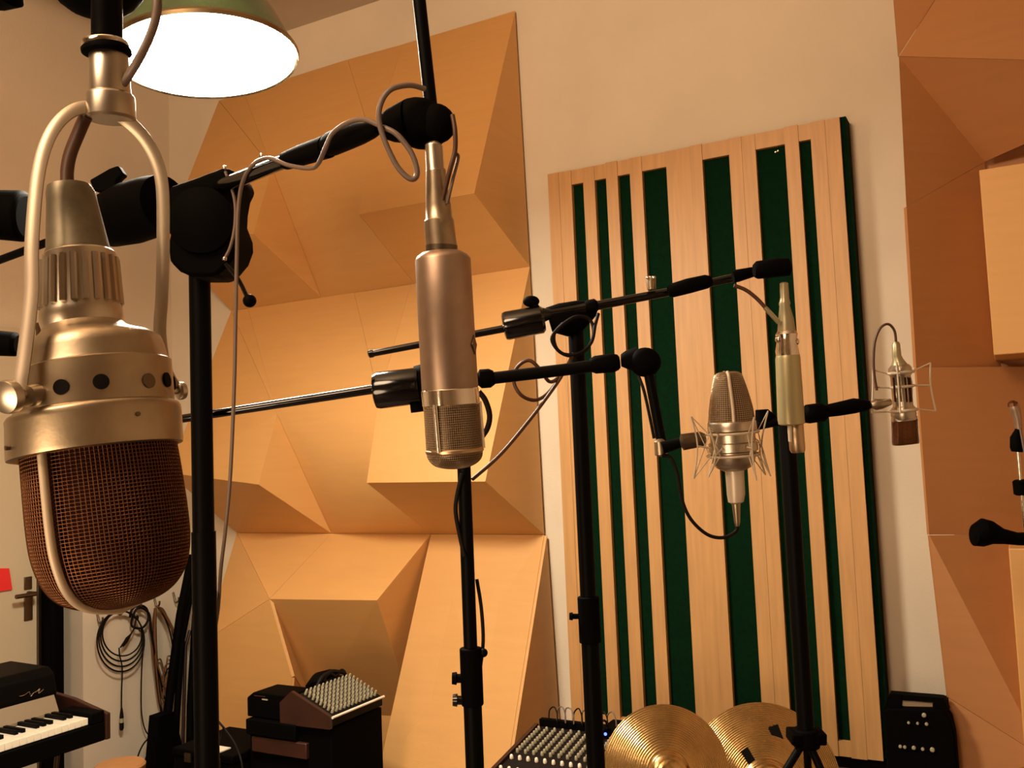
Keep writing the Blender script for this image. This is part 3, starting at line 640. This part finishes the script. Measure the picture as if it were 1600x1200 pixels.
sm = thing('shock_mount', at(1408, 605, d7), 'pale wire spider shock mount around the small square-headed microphone', 'shock mount')
shock_mount(None, [([(1364, 578), (1364, 605), (1362, 645)], 0.), ([(1454, 567), (1454, 602), (1462, 642)], 0.), ([(1401, 566), (1404, 603), (1407, 645)], -.055), ([(1415, 576), (1424, 596), (1424, 630)], .05)],
            604, [(1407, 582, 19), (1409, 604, 17), (1411, 641, 20)], d7, sm, wr=.002)
obj('mount_pivot', G().lpx([(1361, 633, 5), (1368, 632, 9), (1378, 631, 8), (1392, 628, 5)], d7-.01, 16), 'nick', sm)
tag(T('microphone_cable', pxs([(1400, 534), (1398, 518), (1391, 508), (1383, 507), (1374, 515), (1367, 534), (1365, 560), (1366, 585), (1370, 610)], d7-.01), .0028, 'cabr'),
    'dark cable arching over the small square-headed microphone', 'cable')

# ------------------------------------------------------------------ electric piano at the lower left
X0 = -2.72; Y1 = onZ(140, 1122, .6).y
pn = thing('electric_piano', (X0-.2, Y1-.45, 0), 'vintage electric piano with black lid, silver front strip and white keys at lower left', 'piano')
def K(t, s, z): return Vector((X0-t, Y1-s, z))
LEN = 1.0
obj('keybed', G().bb((X0-.42, Y1-LEN, .515), (X0+.012, Y1+.055, .575)), 'blackm', pn, bevel=.004)
obj('end_block', G().bb((X0-.15, Y1+.003, .575), (X0+.01, Y1+.055, .612)), 'blackm', pn, bevel=.004)
obj('end_cheek', G().prism([Vector((X0+.015, Y1+.056, .515)), Vector((X0+.015, Y1+.056, .60)), Vector((X0-.16, Y1+.056, .635)), Vector((X0-.42, Y1+.056, .66)), Vector((X0-.42, Y1+.056, .515))], (0, .018, 0)), 'dwood', pn, smooth=False, bevel=.003)
wk0 = None
for i in range(36):
    s = i*.0236
    if wk0 is None:
        wk0 = obj('white_key', G().bb((X0-.145, Y1-s-.0228, .578), (X0, Y1-s, .600)), 'ivory', pn, bevel=.0012)
    else:
        c = wk0.copy(); COL.objects.link(c); c.parent = pn; c.location = wk0.location + Vector((0, -s, 0))
bk0 = None
for i in range(35):
    if (i+1) % 7 in (3, 0): continue
    s = (i+1)*.0236-.006
    if bk0 is None:
        bk0 = obj('black_key', G().bb((X0-.145, Y1-s-.0125, .600), (X0-.05, Y1-s, .612)), 'black', pn, bevel=.001); s0 = s
    else:
        c = bk0.copy(); COL.objects.link(c); c.parent = pn; c.location = bk0.location + Vector((0, -(s-s0), 0))
obj('silver_strip', G().prism([K(.148, -.0, .61), K(.178, -.0, .672), K(.19, 0, .672), K(.19, 0, .60), K(.148, 0, .60)], (0, -LEN, 0)), 'silv', pn, smooth=False)
obj('lid', G().prism([K(.172, -.012, .672), K(.185, -.012, .728), K(.215, -.012, .748), K(.42, -.012, .752), K(.42, -.012, .52), K(.172, -.012, .60)], (0, -LEN, 0)), 'black', pn, smooth=False, bevel=.006)
em = [(30, 1088), (38, 1086), (46, 1081), (48, 1088), (52, 1083), (58, 1080), (62, 1076), (60, 1083), (68, 1077)]
T('silver_emblem', [onX(u, v, X0-.170) for u, v in em], .0016, 'chrome', pn, sub=4, seg=6)
for s in (.06, LEN-.1):
    obj('leg', G().bb((X0-.14, Y1-s-.20, 0), (X0-.09, Y1-s-.15, .515)), 'blackm', pn, bevel=.004)
    obj('leg', G().bb((X0-.40, Y1-s-.20, 0), (X0-.35, Y1-s-.15, .515)), 'blackm', pn, bevel=.004)
obj('leg_brace', G().tube([K(.12, .02, .52), K(.3, -.06, .05)], .008, sub=1), 'steel', pn)
bxp = [K(.26, .27, .753), K(.26, .24, .84), K(.27, .30, .862), K(.27, .42, .866), K(.26, .7, .86), K(.26, .72, .753)]
tag(obj('padded_case', G().prism(bxp, (-.16, 0, 0)), 'blackm', bevel=.012), 'soft black padded case lying on top of the electric piano', 'case')

# ------------------------------------------------------------------ hooks and hanging cables on the left wall
hooks = [(151, 963), (182, 950), (211, 941), (240, 938), (270, 932), (284, 928)]
for i, (u, v) in enumerate(hooks):
    p = onX(u, v, XL)
    lab = ['bare hook nearest the door on the left wall', 'hook holding the round black cable coil', 'hook between the round coil and the brown bundle', 'hook holding the long brown cable bundle', 'bare hook right of the brown cable bundle', 'last dark hook, beside the thick black pole'][i]
    h = obj('wall_hook', G().tube([p+Vector((.002, 0, .02)), p+Vector((.012, 0, -.012)), p+Vector((.022, 0, -.028)), p+Vector((.038, 0, -.018)), p+Vector((.040, 0, -.002))], .0045, sub=5), 'steel')
    tag(h, lab, 'hook', 'row of hooks on the left wall')
def wl(lst, o=.03): return [onX(u, v, XL+o+(p[0] if p else 0)) for u, v, *p in lst]
pts = []
for k in range(4):
    for j in range(12):
        a = 2*PI*j/12+1.3; rx = 31+k*2.0; ry = 38+k*4.5
        pts.append((191-k*.8+rx*math.sin(a), 990+k*4+ry*-math.cos(a)*.92-j*0, .004*k))
pts += [(214, 962, .01), (208, 985, .012), (196, 1000, .012), (188, 1012, .012)]
ct = thing('cable_coil', onX(190, 995, XL+.03), 'round coil of black microphone cable hanging from a hook with its plug dangling', 'cable')
T('coil', wl(pts), .0035, 'cab', ct, sub=4, seg=8)
T('lead', wl([(186, 1012, .01), (187, 1024, .01), (191, 1045, .0), (190, 1080), (190, 1112)]), .003, 'cab', ct, sub=5, seg=8)
def wpl(name, pr, m): return obj(name, G().lathe([(onX(u, v, XL+.03), r) for u, v, r in pr], Vector((0, 0, -1)), 14), m, ct)
wpl('plug', [(190, 1106, .004), (190, 1116, .008), (190, 1122, .009)], 'cab'); wpl('plug_ring', [(190, 1122, .0085), (190, 1129, .0085)], 'knob'); wpl('plug_shell', [(190, 1129, .0095), (190, 1138, .0095), (190, 1141, .006)], 'cab')
wpl('inner_plug', [(205, 990, .004), (200, 996, .010), (195, 1005, .010), (192, 1010, .005)], 'cab')
tag(T('hanging_cable', wl([(203, 965), (206, 953), (216, 946), (228, 950), (232, 965, .01), (226, 978, .01), (216, 982, .01), (205, 975), (215, 950, .015), (232, 958, .015), (236, 985, .015), (243, 1030, .015), (248, 1075, .015), (253, 1120, .015)]), .0055, 'cab', sub=6, seg=8), 'thick black cable looped over a hook and running down beside the brown bundle', 'cable')
tag(T('hanging_cable', wl([(217, 985), (225, 992), (223, 1020), (221, 1060), (221, 1110), (226, 1138), (235, 1150), (248, 1149)]), .003, 'cab', sub=6, seg=8), 'thin black cable hanging straight down the wall between coil and brown bundle', 'cable')
bt = thing('cable_bundle', onX(255, 1000, XL+.03), 'long bundle of brown cables hanging from a hook left of the thick black pole', 'cable')
random.seed(3)
for k in range(11):
    dx = random.uniform(-4, 4); w_ = random.uniform(10, 18); bot = 1095+random.uniform(-50, 28)
    P = [(243+dx*.3, 950, .01), (241+dx, 985), (243+dx, 1030), (250+dx, bot-20), (257+dx, bot), (262+dx, bot-25), (260+w_+dx*.4, 1030, .01), (256+w_, 990, .012), (254+dx, 955, .012), (246, 948, .01)]
    T('cable', wl(P, .02+.003*k), .0036, 'bund' if k % 4 else 'cab', bt, sub=6, seg=7, closed=False)
tag(T('floor_cable', wl([(213, 1200), (216, 1180), (226, 1160), (240, 1150), (255, 1150)], .10)+wl([(262, 1165), (240, 1160), (228, 1185), (222, 1215)], .12), .0035, 'cab', sub=6, seg=8), 'black cable curling between the round wooden stool and the dark stands', 'cable')
# folded stands leaning against the wall
fs = thing('folded_stands', (onX(270, 1150, XL+.25).x, onX(270, 1150, XL+.25).y, 0), 'bundle of folded black stands leaning beside the thick pole below the cable hooks', 'microphone stand')
def wtube(name, pr, r, m='blackm'): return obj(name, G().tube([onX(u, v, XL+o) for u, v, o in pr], r, sub=1, seg=12), m, fs)
wtube('tube', [(300, 868, .06), (282, 960, .10), (266, 1080, .16), (252, 1200, .20), (250, 1262, .22)], .020)
wtube('tube', [(303, 900, .05), (284, 1000, .12), (276, 1120, .18), (270, 1262, .24)], .015)
wtube('tube', [(306, 960, .08), (298, 1100, .14), (296, 1262, .2)], .018)
wtube('tube', [(297, 985, .05), (290, 1010, .06), (286, 1150, .1), (284, 1262, .14)], .008, 'dwood')
obj('clamp_block', G().prism([onX(u, v, XL+.22) for u, v in ((248, 1120), (272, 1112), (284, 1160), (290, 1262), (240, 1262), (243, 1180))], (-.06, 0, 0)), 'blackm', fs)
# small stool
c = onZ(187, 1194, .45)
st = thing('wooden_stool', (c.x, c.y, 0), 'small round pale wooden stool top at the bottom edge right of the piano', 'stool')
zz = lambda z: Vector((c.x, c.y, z))
obj('seat', G().lathe([(zz(.42), .068), (zz(.43), .078), (zz(.445), .080), (zz(.452), .074)], Vector((0, 0, 1)), 36), 'owood', st)
for i in range(3):
    a = .5+2*PI*i/3; d = Vector((math.cos(a), math.sin(a), 0))
    obj('leg', G().tube([zz(.42)+d*.045, zz(.0)+d*.10], .010, sub=1), 'owood', st)

# ------------------------------------------------------------------ left mixer on its cabinet
def knobs(parent, P, A, B, na, nb, r, h, m, name='knob'):
    n = A.cross(B).normalized(); n = n if n.z > 0 else -n; first = None
    for i in range(na):
        for j in range(nb):
            p = P + A*((i+.5)/na) + B*((j+.5)/nb)
            if first is None: first = obj(name, G().lathe([(p, r), (p+n*h*.3, r), (p+n*h*.9, r*.75), (p+n*h, r*.5)], n, 8), m, parent); p0_ = p; 
            else:
                c_ = first.copy(); COL.objects.link(c_); c_.parent = parent; c_.location = first.location+(p-p0_)
P = at(519, 1121, 3.0)
mx = thing('mixing_desk', P+Vector((-.06, .13, -.03)), 'small mixer with rows of pale knobs and silver front edge, on the black cabinet', 'mixer')
A = Vector((0, .27, 0)); B = Vector((-.14, 0, .062)); N = Vector((.4, 0, .9))
obj('case', G().prism([P, P+B, P+B+Vector((0, 0, -.07)), P+Vector((0, 0, -.03))], A), 'dark', mx, smooth=False, bevel=.002)
obj('side_cheek', G().prism([P+Vector((.0, 0, .006)), P+B+Vector((-.02, 0, .01)), P+B+Vector((-.07, 0, -.03)), P+B+Vector((-.07, 0, -.10)), P+Vector((0, 0, -.035))], (0, -.014, 0)), 'dwood', mx, smooth=False)
obj('front_edge', G().tube([P+Vector((.004, -.004, 0)), P+A+Vector((.004, .004, 0))], .0045, sub=1, seg=8), 'knobw', mx)
knobs(mx, P+Vector((-.006, .006, .006)), A*.92, B*.9, 12, 8, .0048, .020, 'knob')
cx, cy = P.x, P.y
cb = thing('equipment_cabinet', (cx-.17, cy+.14, 0), 'black equipment cabinet with a dark brown drawer, in front of the plywood relief', 'cabinet')
zt = P.z-.036
obj('body', G().bb((cx-.36, cy+.0, 0), (cx-.005, cy+.272, zt)), 'blackm', cb, bevel=.004)
q0, q1 = onY(396, 1144, cy-.004), onY(482, 1186, cy-.004)
obj('drawer', G().bb((q0.x, cy-.014, q1.z), (q1.x, cy+.01, q0.z-.01)), 'dwood', cb, bevel=.003)
obj('shelf_unit', G().bb((q0.x-.02, cy-.02, q0.z-.005), (cx-.14, cy+.1, zt+.002)), 'blackm', cb, bevel=.004)
a = onY(387, 1101, cy-.0); 
rc = thing('effects_box', (a.x+.06, cy+.05, zt+.003), 'small black box with faint front printing on the left end of the black cabinet', 'audio device')
b1 = onY(386, 1106, cy).x; b2 = onY(452, 1100, cy).x; zt2 = onY(400, 1082, cy).z
obj('case', G().prism([Vector((b1, cy, zt+.004)), Vector((b2, cy, zt+.004)), Vector((b2-.005, cy, zt2)), Vector((b1+.03, cy, zt2)), Vector((b1, cy, zt2-.02))], (0, .12, 0)), 'blackm', rc, bevel=.004)
obj('marking', G().bb((b1+.07, cy-.0015, zt2-.022), (b1+.095, cy, zt2-.018)), 'knob', rc)
obj('marking', G().bb((b1+.035, cy-.0015, zt2-.012), (b1+.085, cy, zt2-.009)), 'dwood', rc)
q = at(500, 1078, 3.12)
bgx = P+Vector((-.30, .10, 0))
tag(obj('equipment_bag', G().prism([at(u, v, 3.22) for u, v in ((476, 1112), (476, 1072), (484, 1064), (508, 1058), (521, 1060), (524, 1112))], FW*.10), 'blackm', bevel=.008), 'soft black bag behind the small mixer', 'bag')
tag(T('tangled_cables', [P+Vector((-.15, y, .055+z)) for y, z in ((.10, .0), (.13, .03), (.17, .035), (.2, .02), (.24, .03), (.26, .0), (.22, .012), (.17, .01), (.14, .02), (.18, .04), (.25, .02))], .007, 'cab'), 'dark tangle of cables behind the small mixer knobs', 'cable')
# low black case left of it
lo = onZ(300, 1168, .42); hi = onZ(392, 1168, .42)
lc_ = thing('flight_case', ((cx-.62), cy-.02, 0), 'low black flight case between the thick pole and the black cabinet', 'case')
obj('body', G().bb((cx-.66, cy-.06, 0), (cx-.385, cy+.2, .395)), 'blackm', lc_, bevel=.005)
obj('lid', G().bb((cx-.665, cy-.065, .398), (cx-.38, cy+.205, .425)), 'blackm', lc_, bevel=.005)
for x_ in (-.6, -.46): obj('latch', G().bb((cx+x_, cy-.07, .385), (cx+x_+.03, cy-.064, .415)), 'steel', lc_)
tag(obj('paper_sheet', G().bb((cx-.55, cy-.055, .426), (cx-.45, cy+.0, .430)), 'ivory'), 'white sheet lying on the low black flight case', 'paper')
tag(T('floor_cable', pxs([(325, 1090, 3.1), (338, 1122, 3.1), (352, 1140, 3.08), (366, 1160, 3.05), (376, 1185, 3.0), (380, 1210, 2.98)]), .0035, 'cab'), 'thin black cable falling onto the low black case', 'cable')
tag(T('floor_cable', pxs([(349, 1136, 3.07), (346, 1150, 3.07), (340, 1172, 3.05), (338, 1200, 3.0)]), .0025, 'cab'), 'thin branch of cable beside the thick black pole', 'cable')

# ------------------------------------------------------------------ right mixer with patch cables
P = at(842, 1134, 2.9)
mx2 = thing('mixing_desk', P+Vector((.14, -.16, -.06)), 'large mixer with dense knobs and white fader caps at bottom centre', 'mixer')
A = Vector((.30, 0, 0)); B = Vector((0, -.36, -.065))
obj('case', G().prism([P, P+B, P+B+Vector((0, 0, -.05)), P+Vector((0, 0, -.10))], A), 'dark', mx2, smooth=False, bevel=.003)
obj('side_rail', G().prism([P+Vector((-.001, 0, .008)), P+B+Vector((-.001, 0, .008)), P+B+Vector((-.001, 0, -.055)), P+Vector((-.001, 0, -.105))], (-.012, 0, 0)), 'dwood', mx2, smooth=False)
knobs(mx2, P+B*.05+Vector((.0, 0, .001)), A, B*.44, 11, 10, .0050, .012, 'knob')
knobs(mx2, P+B*.52+Vector((0, 0, .001)), A, B*.10, 11, 1, .0058, .012, 'knobw', 'fader_cap')
knobs(mx2, P+B*.70+Vector((0, 0, .001)), A, B*.10, 11, 1, .0058, .012, 'knobw', 'fader_cap')
obj('jack_row', G().box(P+A*.5+Vector((0, .014, .006)), (.15, 0, 0), (0, .01, 0), (0, 0, .014)), 'blackm', mx2)
for i in range(8):
    x = .03+i*.028
    p = P+Vector((x, .012, .018))
    tag(T('patch_cable', [p, p+Vector((.004, .0, .03+.004*(i % 3))), p+Vector((.022, -.004, .042+.003*(i % 2))), p+Vector((.034, -.01, .025)), p+Vector((.036, -.014, .0))], .0022, 'grey' if i % 3 else 'cab', sub=6, seg=8),
        ['first', 'second', 'third', 'fourth', 'fifth', 'sixth', 'seventh', 'eighth'][i]+' patch cable from the left, arching over the top row of the large mixer', 'cable', 'patch cables on the large mixer')
dk = thing('desk_stand', (P.x+.15, P.y-.15, 0), 'dark stand carrying the large mixer at the bottom centre', 'stand')
obj('tray', G().bb((P.x-.01, P.y-.36, P.z-.17), (P.x+.31, P.y, P.z-.145)), 'dwood', dk)
obj('riser', G().bb((P.x+.0, P.y-.05, P.z-.145), (P.x+.30, P.y-.01, P.z-.09)), 'blackm', dk)
for sx in (.01, .29):
    for sy in (-.34, -.02): obj('leg', G().tube([Vector((P.x+sx, P.y+sy, P.z-.17)), Vector((P.x+sx, P.y+sy, 0))], .012, sub=1), 'blackm', dk)
pd = at(955, 1150, 2.75)
ef = thing('power_unit', pd, 'small black unit with a glowing blue light between the pole and the cymbals', 'audio device')
obj('case', G().bb(pd+Vector((-.035, .0, -.10)), pd+Vector((.035, .10, .02))), 'blackm', ef, bevel=.004)
obj('blue_light', G().ball(at(946, 1147, 2.73), .0045, seg=10), 'led', ef)
obj('handle_loop', G().tube(pxs([(943, 1140), (940, 1132), (942, 1126), (947, 1128), (949, 1138)], 2.75), .0035), 'gun', ef)
obj('stand', G().tube([Vector((pd.x, pd.y+.05, pd.z-.10)), Vector((pd.x, pd.y+.05, 0))], .012, sub=1), 'blackm', ef)

# ------------------------------------------------------------------ cymbals
mb = MT['brass']; nt = mb.node_tree
wv = nt.nodes.new('ShaderNodeTexWave'); wv.wave_type = 'RINGS'; wv.rings_direction = 'SPHERICAL'; wv.inputs['Scale'].default_value = 55; wv.inputs['Distortion'].default_value = .6
tcn = [n for n in nt.nodes if n.type == 'TEX_COORD'][0]; nt.links.new(tcn.outputs['Object'], wv.inputs[0])
b2_ = nt.nodes.new('ShaderNodeBump'); b2_.inputs['Strength'].default_value = .6; b2_.inputs['Distance'].default_value = .0015
old = [n for n in nt.nodes if n.type == 'BUMP' and n != b2_][0]
nt.links.new(wv.outputs[0], b2_.inputs['Height']); nt.links.new(old.outputs[0], b2_.inputs['Normal']); nt.links.new(b2_.outputs[0], nt.nodes['Principled BSDF'].inputs['Normal'])
def cymbal(u, v, d, rp, n, label, tapes=()):
    c = at(u, v, d); n = n.normalized(); R = rp*d/F
    t = thing('cymbal', c, label, 'cymbal', 'pair of cymbals at the bottom')
    prof = [(0, R), (.0025, R), (.014, R*.75), (.026, R*.5), (.034, R*.33), (.040, R*.31), (.050, R*.22), (.056, R*.1), (.057, .006)]
    pr2 = [(h-.0015, r) for h, r in prof[::-1]]
    obj('bow', G().lathe([(c+n*h, r) for h, r in prof]+[(c+n*h, r) for h, r in pr2], n, 64), 'brass', t)
    obj('felt', G().lathe([(c+n*.057, .014), (c+n*.068, .013)], n, 16), 'tape', t)
    obj('wing_nut', G().lathe([(c+n*.068, .006), (c+n*.085, .005)], n, 12), 'chrome', t)
    e1 = n.cross(UP).normalized(); e2 = n.cross(e1).normalized(); e2 = -e2 if e2.dot(UP) < 0 else e2; e1 = -e1 if e1.dot(RT) < 0 else e1
    for (x, y, w_, h_, a) in tapes:
        r_ = math.hypot(x, y); hh = .034*(1-(r_-R*.33)/(R*.67))**1.0
        pc = c+e1*x+e2*y+n*(hh+.001); ca, sa = math.cos(a), math.sin(a)
        sl_ = (n*R*.67+ (e1*x+e2*y).normalized()*-.034*0).normalized()
        obj('tape_strip', G().box(pc, (e1*ca+e2*sa)*w_, (e2*ca-e1*sa)*h_, n*.0008), 'tape', t)
    sp = thing('cymbal_stand', (c-n*.02-Vector((0, 0, c.z)))+Vector((0, 0, 0)), 'stand of ' + label, 'cymbal stand')
    b = c-n*.07
    obj('tilter', G().tube([c+n*.056, b], .005, sub=1), 'gun', sp)
    obj('pole', G().tube([b+Vector((0, 0, .01)), Vector((b.x, b.y, .03))], .010, sub=1, seg=14), 'gun', sp)
    tripod(sp, b, .16, a0=1, z=.2)
    return t
cymbal(1041, 1207, 2.6, 101, -FW*.93+UP*.34+RT*.10, 'front left brass cymbal with a bright diagonal glint')
cymbal(1195, 1225, 2.72, 121, -FW*.93+UP*.30+RT*.02, 'rear right brass cymbal with black tape strips', [(.042, .135, .015, .027, .3), (-.045, .068, .012, .034, .5)])

# ------------------------------------------------------------------ speaker and right-edge stand
ds = 2.72
sp = thing('portable_speaker', (at(1435, 1100, ds).x, at(1435, 1100, ds).y+.1, 0), 'black portable speaker with handle slot and small knobs on the floor right of the slats', 'speaker')
yf = at(1430, 1150, ds).y
def sY(u, v, o=0): return onY(u, v, yf+o)
zb = .012
outl = [sY(1381, 1112), sY(1379, 1118)]; bl = sY(1381, 1112)
body = [Vector((bl.x, yf, zb)), Vector((bl.x-.0, yf, bl.z)), sY(1386, 1107), Vector((sY(1474, 1107).x, yf, sY(1474, 1109).z)), sY(1486, 1125), sY(1492, 1150), sY(1495, 1185), Vector((sY(1495, 1185).x, yf, zb))]
obj('cabinet', G().prism(body, (0, .17, 0)), 'blackm', sp, bevel=.004)
hd_ = G()
hd_.prism([sY(1385, 1108, .01), sY(1381, 1109, .01), sY(1390, 1084, .01), sY(1409, 1085.5, .01), sY(1407, 1108, .01)], (0, .04, 0))
hd_.prism([sY(1408, 1085.5, .01), sY(1460, 1089.6, .01), sY(1460, 1096.5, .01), sY(1408, 1093, .01)], (0, .04, 0))
hd_.prism([sY(1459, 1089.6, .01), sY(1474, 1091, .01), sY(1483, 1110, .01), sY(1459, 1109, .01)], (0, .04, 0))
obj('handle', hd_, 'blackm', sp, smooth=False)
obj('bright_slot_infill', G().prism([sY(1410, 1095, .03), sY(1457, 1099, .03), sY(1457, 1107, .03), sY(1410, 1103, .03)], (0, .006, 0)), 'cloth', sp, smooth=False)  # added pale plate, painting the bright wall seen through the slot
ysd = [sY(1474, 1108), sY(1486, 1125), sY(1492, 1150), sY(1495, 1185)]
for u, v, r in ((1444, 1117, .004), (1420, 1129, .0025), (1434, 1130, .0025), (1448, 1131, .003), (1407, 1166, .003), (1414, 1167, .003), (1428, 1168, .0035), (1442, 1170, .003), (1457, 1171, .0042)):
    p = sY(u, v); obj('knob', G().lathe([(p, r*1.6), (p-Vector((0, .006, 0)), r*1.6), (p-Vector((0, .008, 0)), r)], Vector((0, -1, 0)), 12), 'knob', sp)
d8 = 2.35
f8 = vert(1612, 860, d8)
s8 = thing('microphone_stand', f8, 'chrome microphone stand with black clips cut off by the right edge', 'microphone stand')
obj('pole', G().tube([onpole(f8, 850), Vector((f8.x, f8.y, .04))], .011, sub=1, seg=16), 'chrome', s8)
obj('upper_rod', G().tube([at(1604, 850, d8), at(1596, 770, d8), at(1590, 700, d8)], .0045, sub=1, seg=12), 'chrome', s8)
obj('clip', G().lpx([(1589, 706, 8), (1589, 700, 10), (1588, 684, 9), (1591, 672, 5), (1592, 665, 4)], d8, 18), 'blackm', s8)
obj('rod_clutch', G().lpx([(1597, 773, 9), (1596, 771, 11), (1594, 752, 11), (1594, 750, 9)], d8, 18), 'blackm', s8)
obj('boom_clamp', G().lpx([(1519, 838, 8), (1522, 836, 17), (1535, 832, 22), (1550, 832, 18), (1568, 838, 12), (1590, 842, 10), (1625, 842, 11)], d8, 24), 'blackm', s8)
obj('base', G().lathe([(Vector((f8.x, f8.y, .002)), .13), (Vector((f8.x, f8.y, .02)), .13), (Vector((f8.x, f8.y, .045)), .03)], Vector((0, 0, 1)), 32), 'blackm', s8)
t = thing('small_microphone', at(1588, 650, d8), 'small dull microphone in the black clip at the right edge', 'microphone')
obj('body', G().lpx([(1592, 672, 5), (1590, 655, 6), (1586, 640, 7.5), (1583, 632, 7.5), (1582, 628, 5)], d8, 18), 'satin', t)
obj('grille_tip', G().lpx([(1583, 634, 7.8), (1582, 629, 7), (1581, 626, 3)], d8, 18), 'mesh', t)
tag(T('microphone_cable', pxs([(1594, 668), (1598, 690), (1603, 720), (1608, 760)], d8-.02), .003, 'grey'), 'grey cable at the right edge beside the small clip', 'cable')
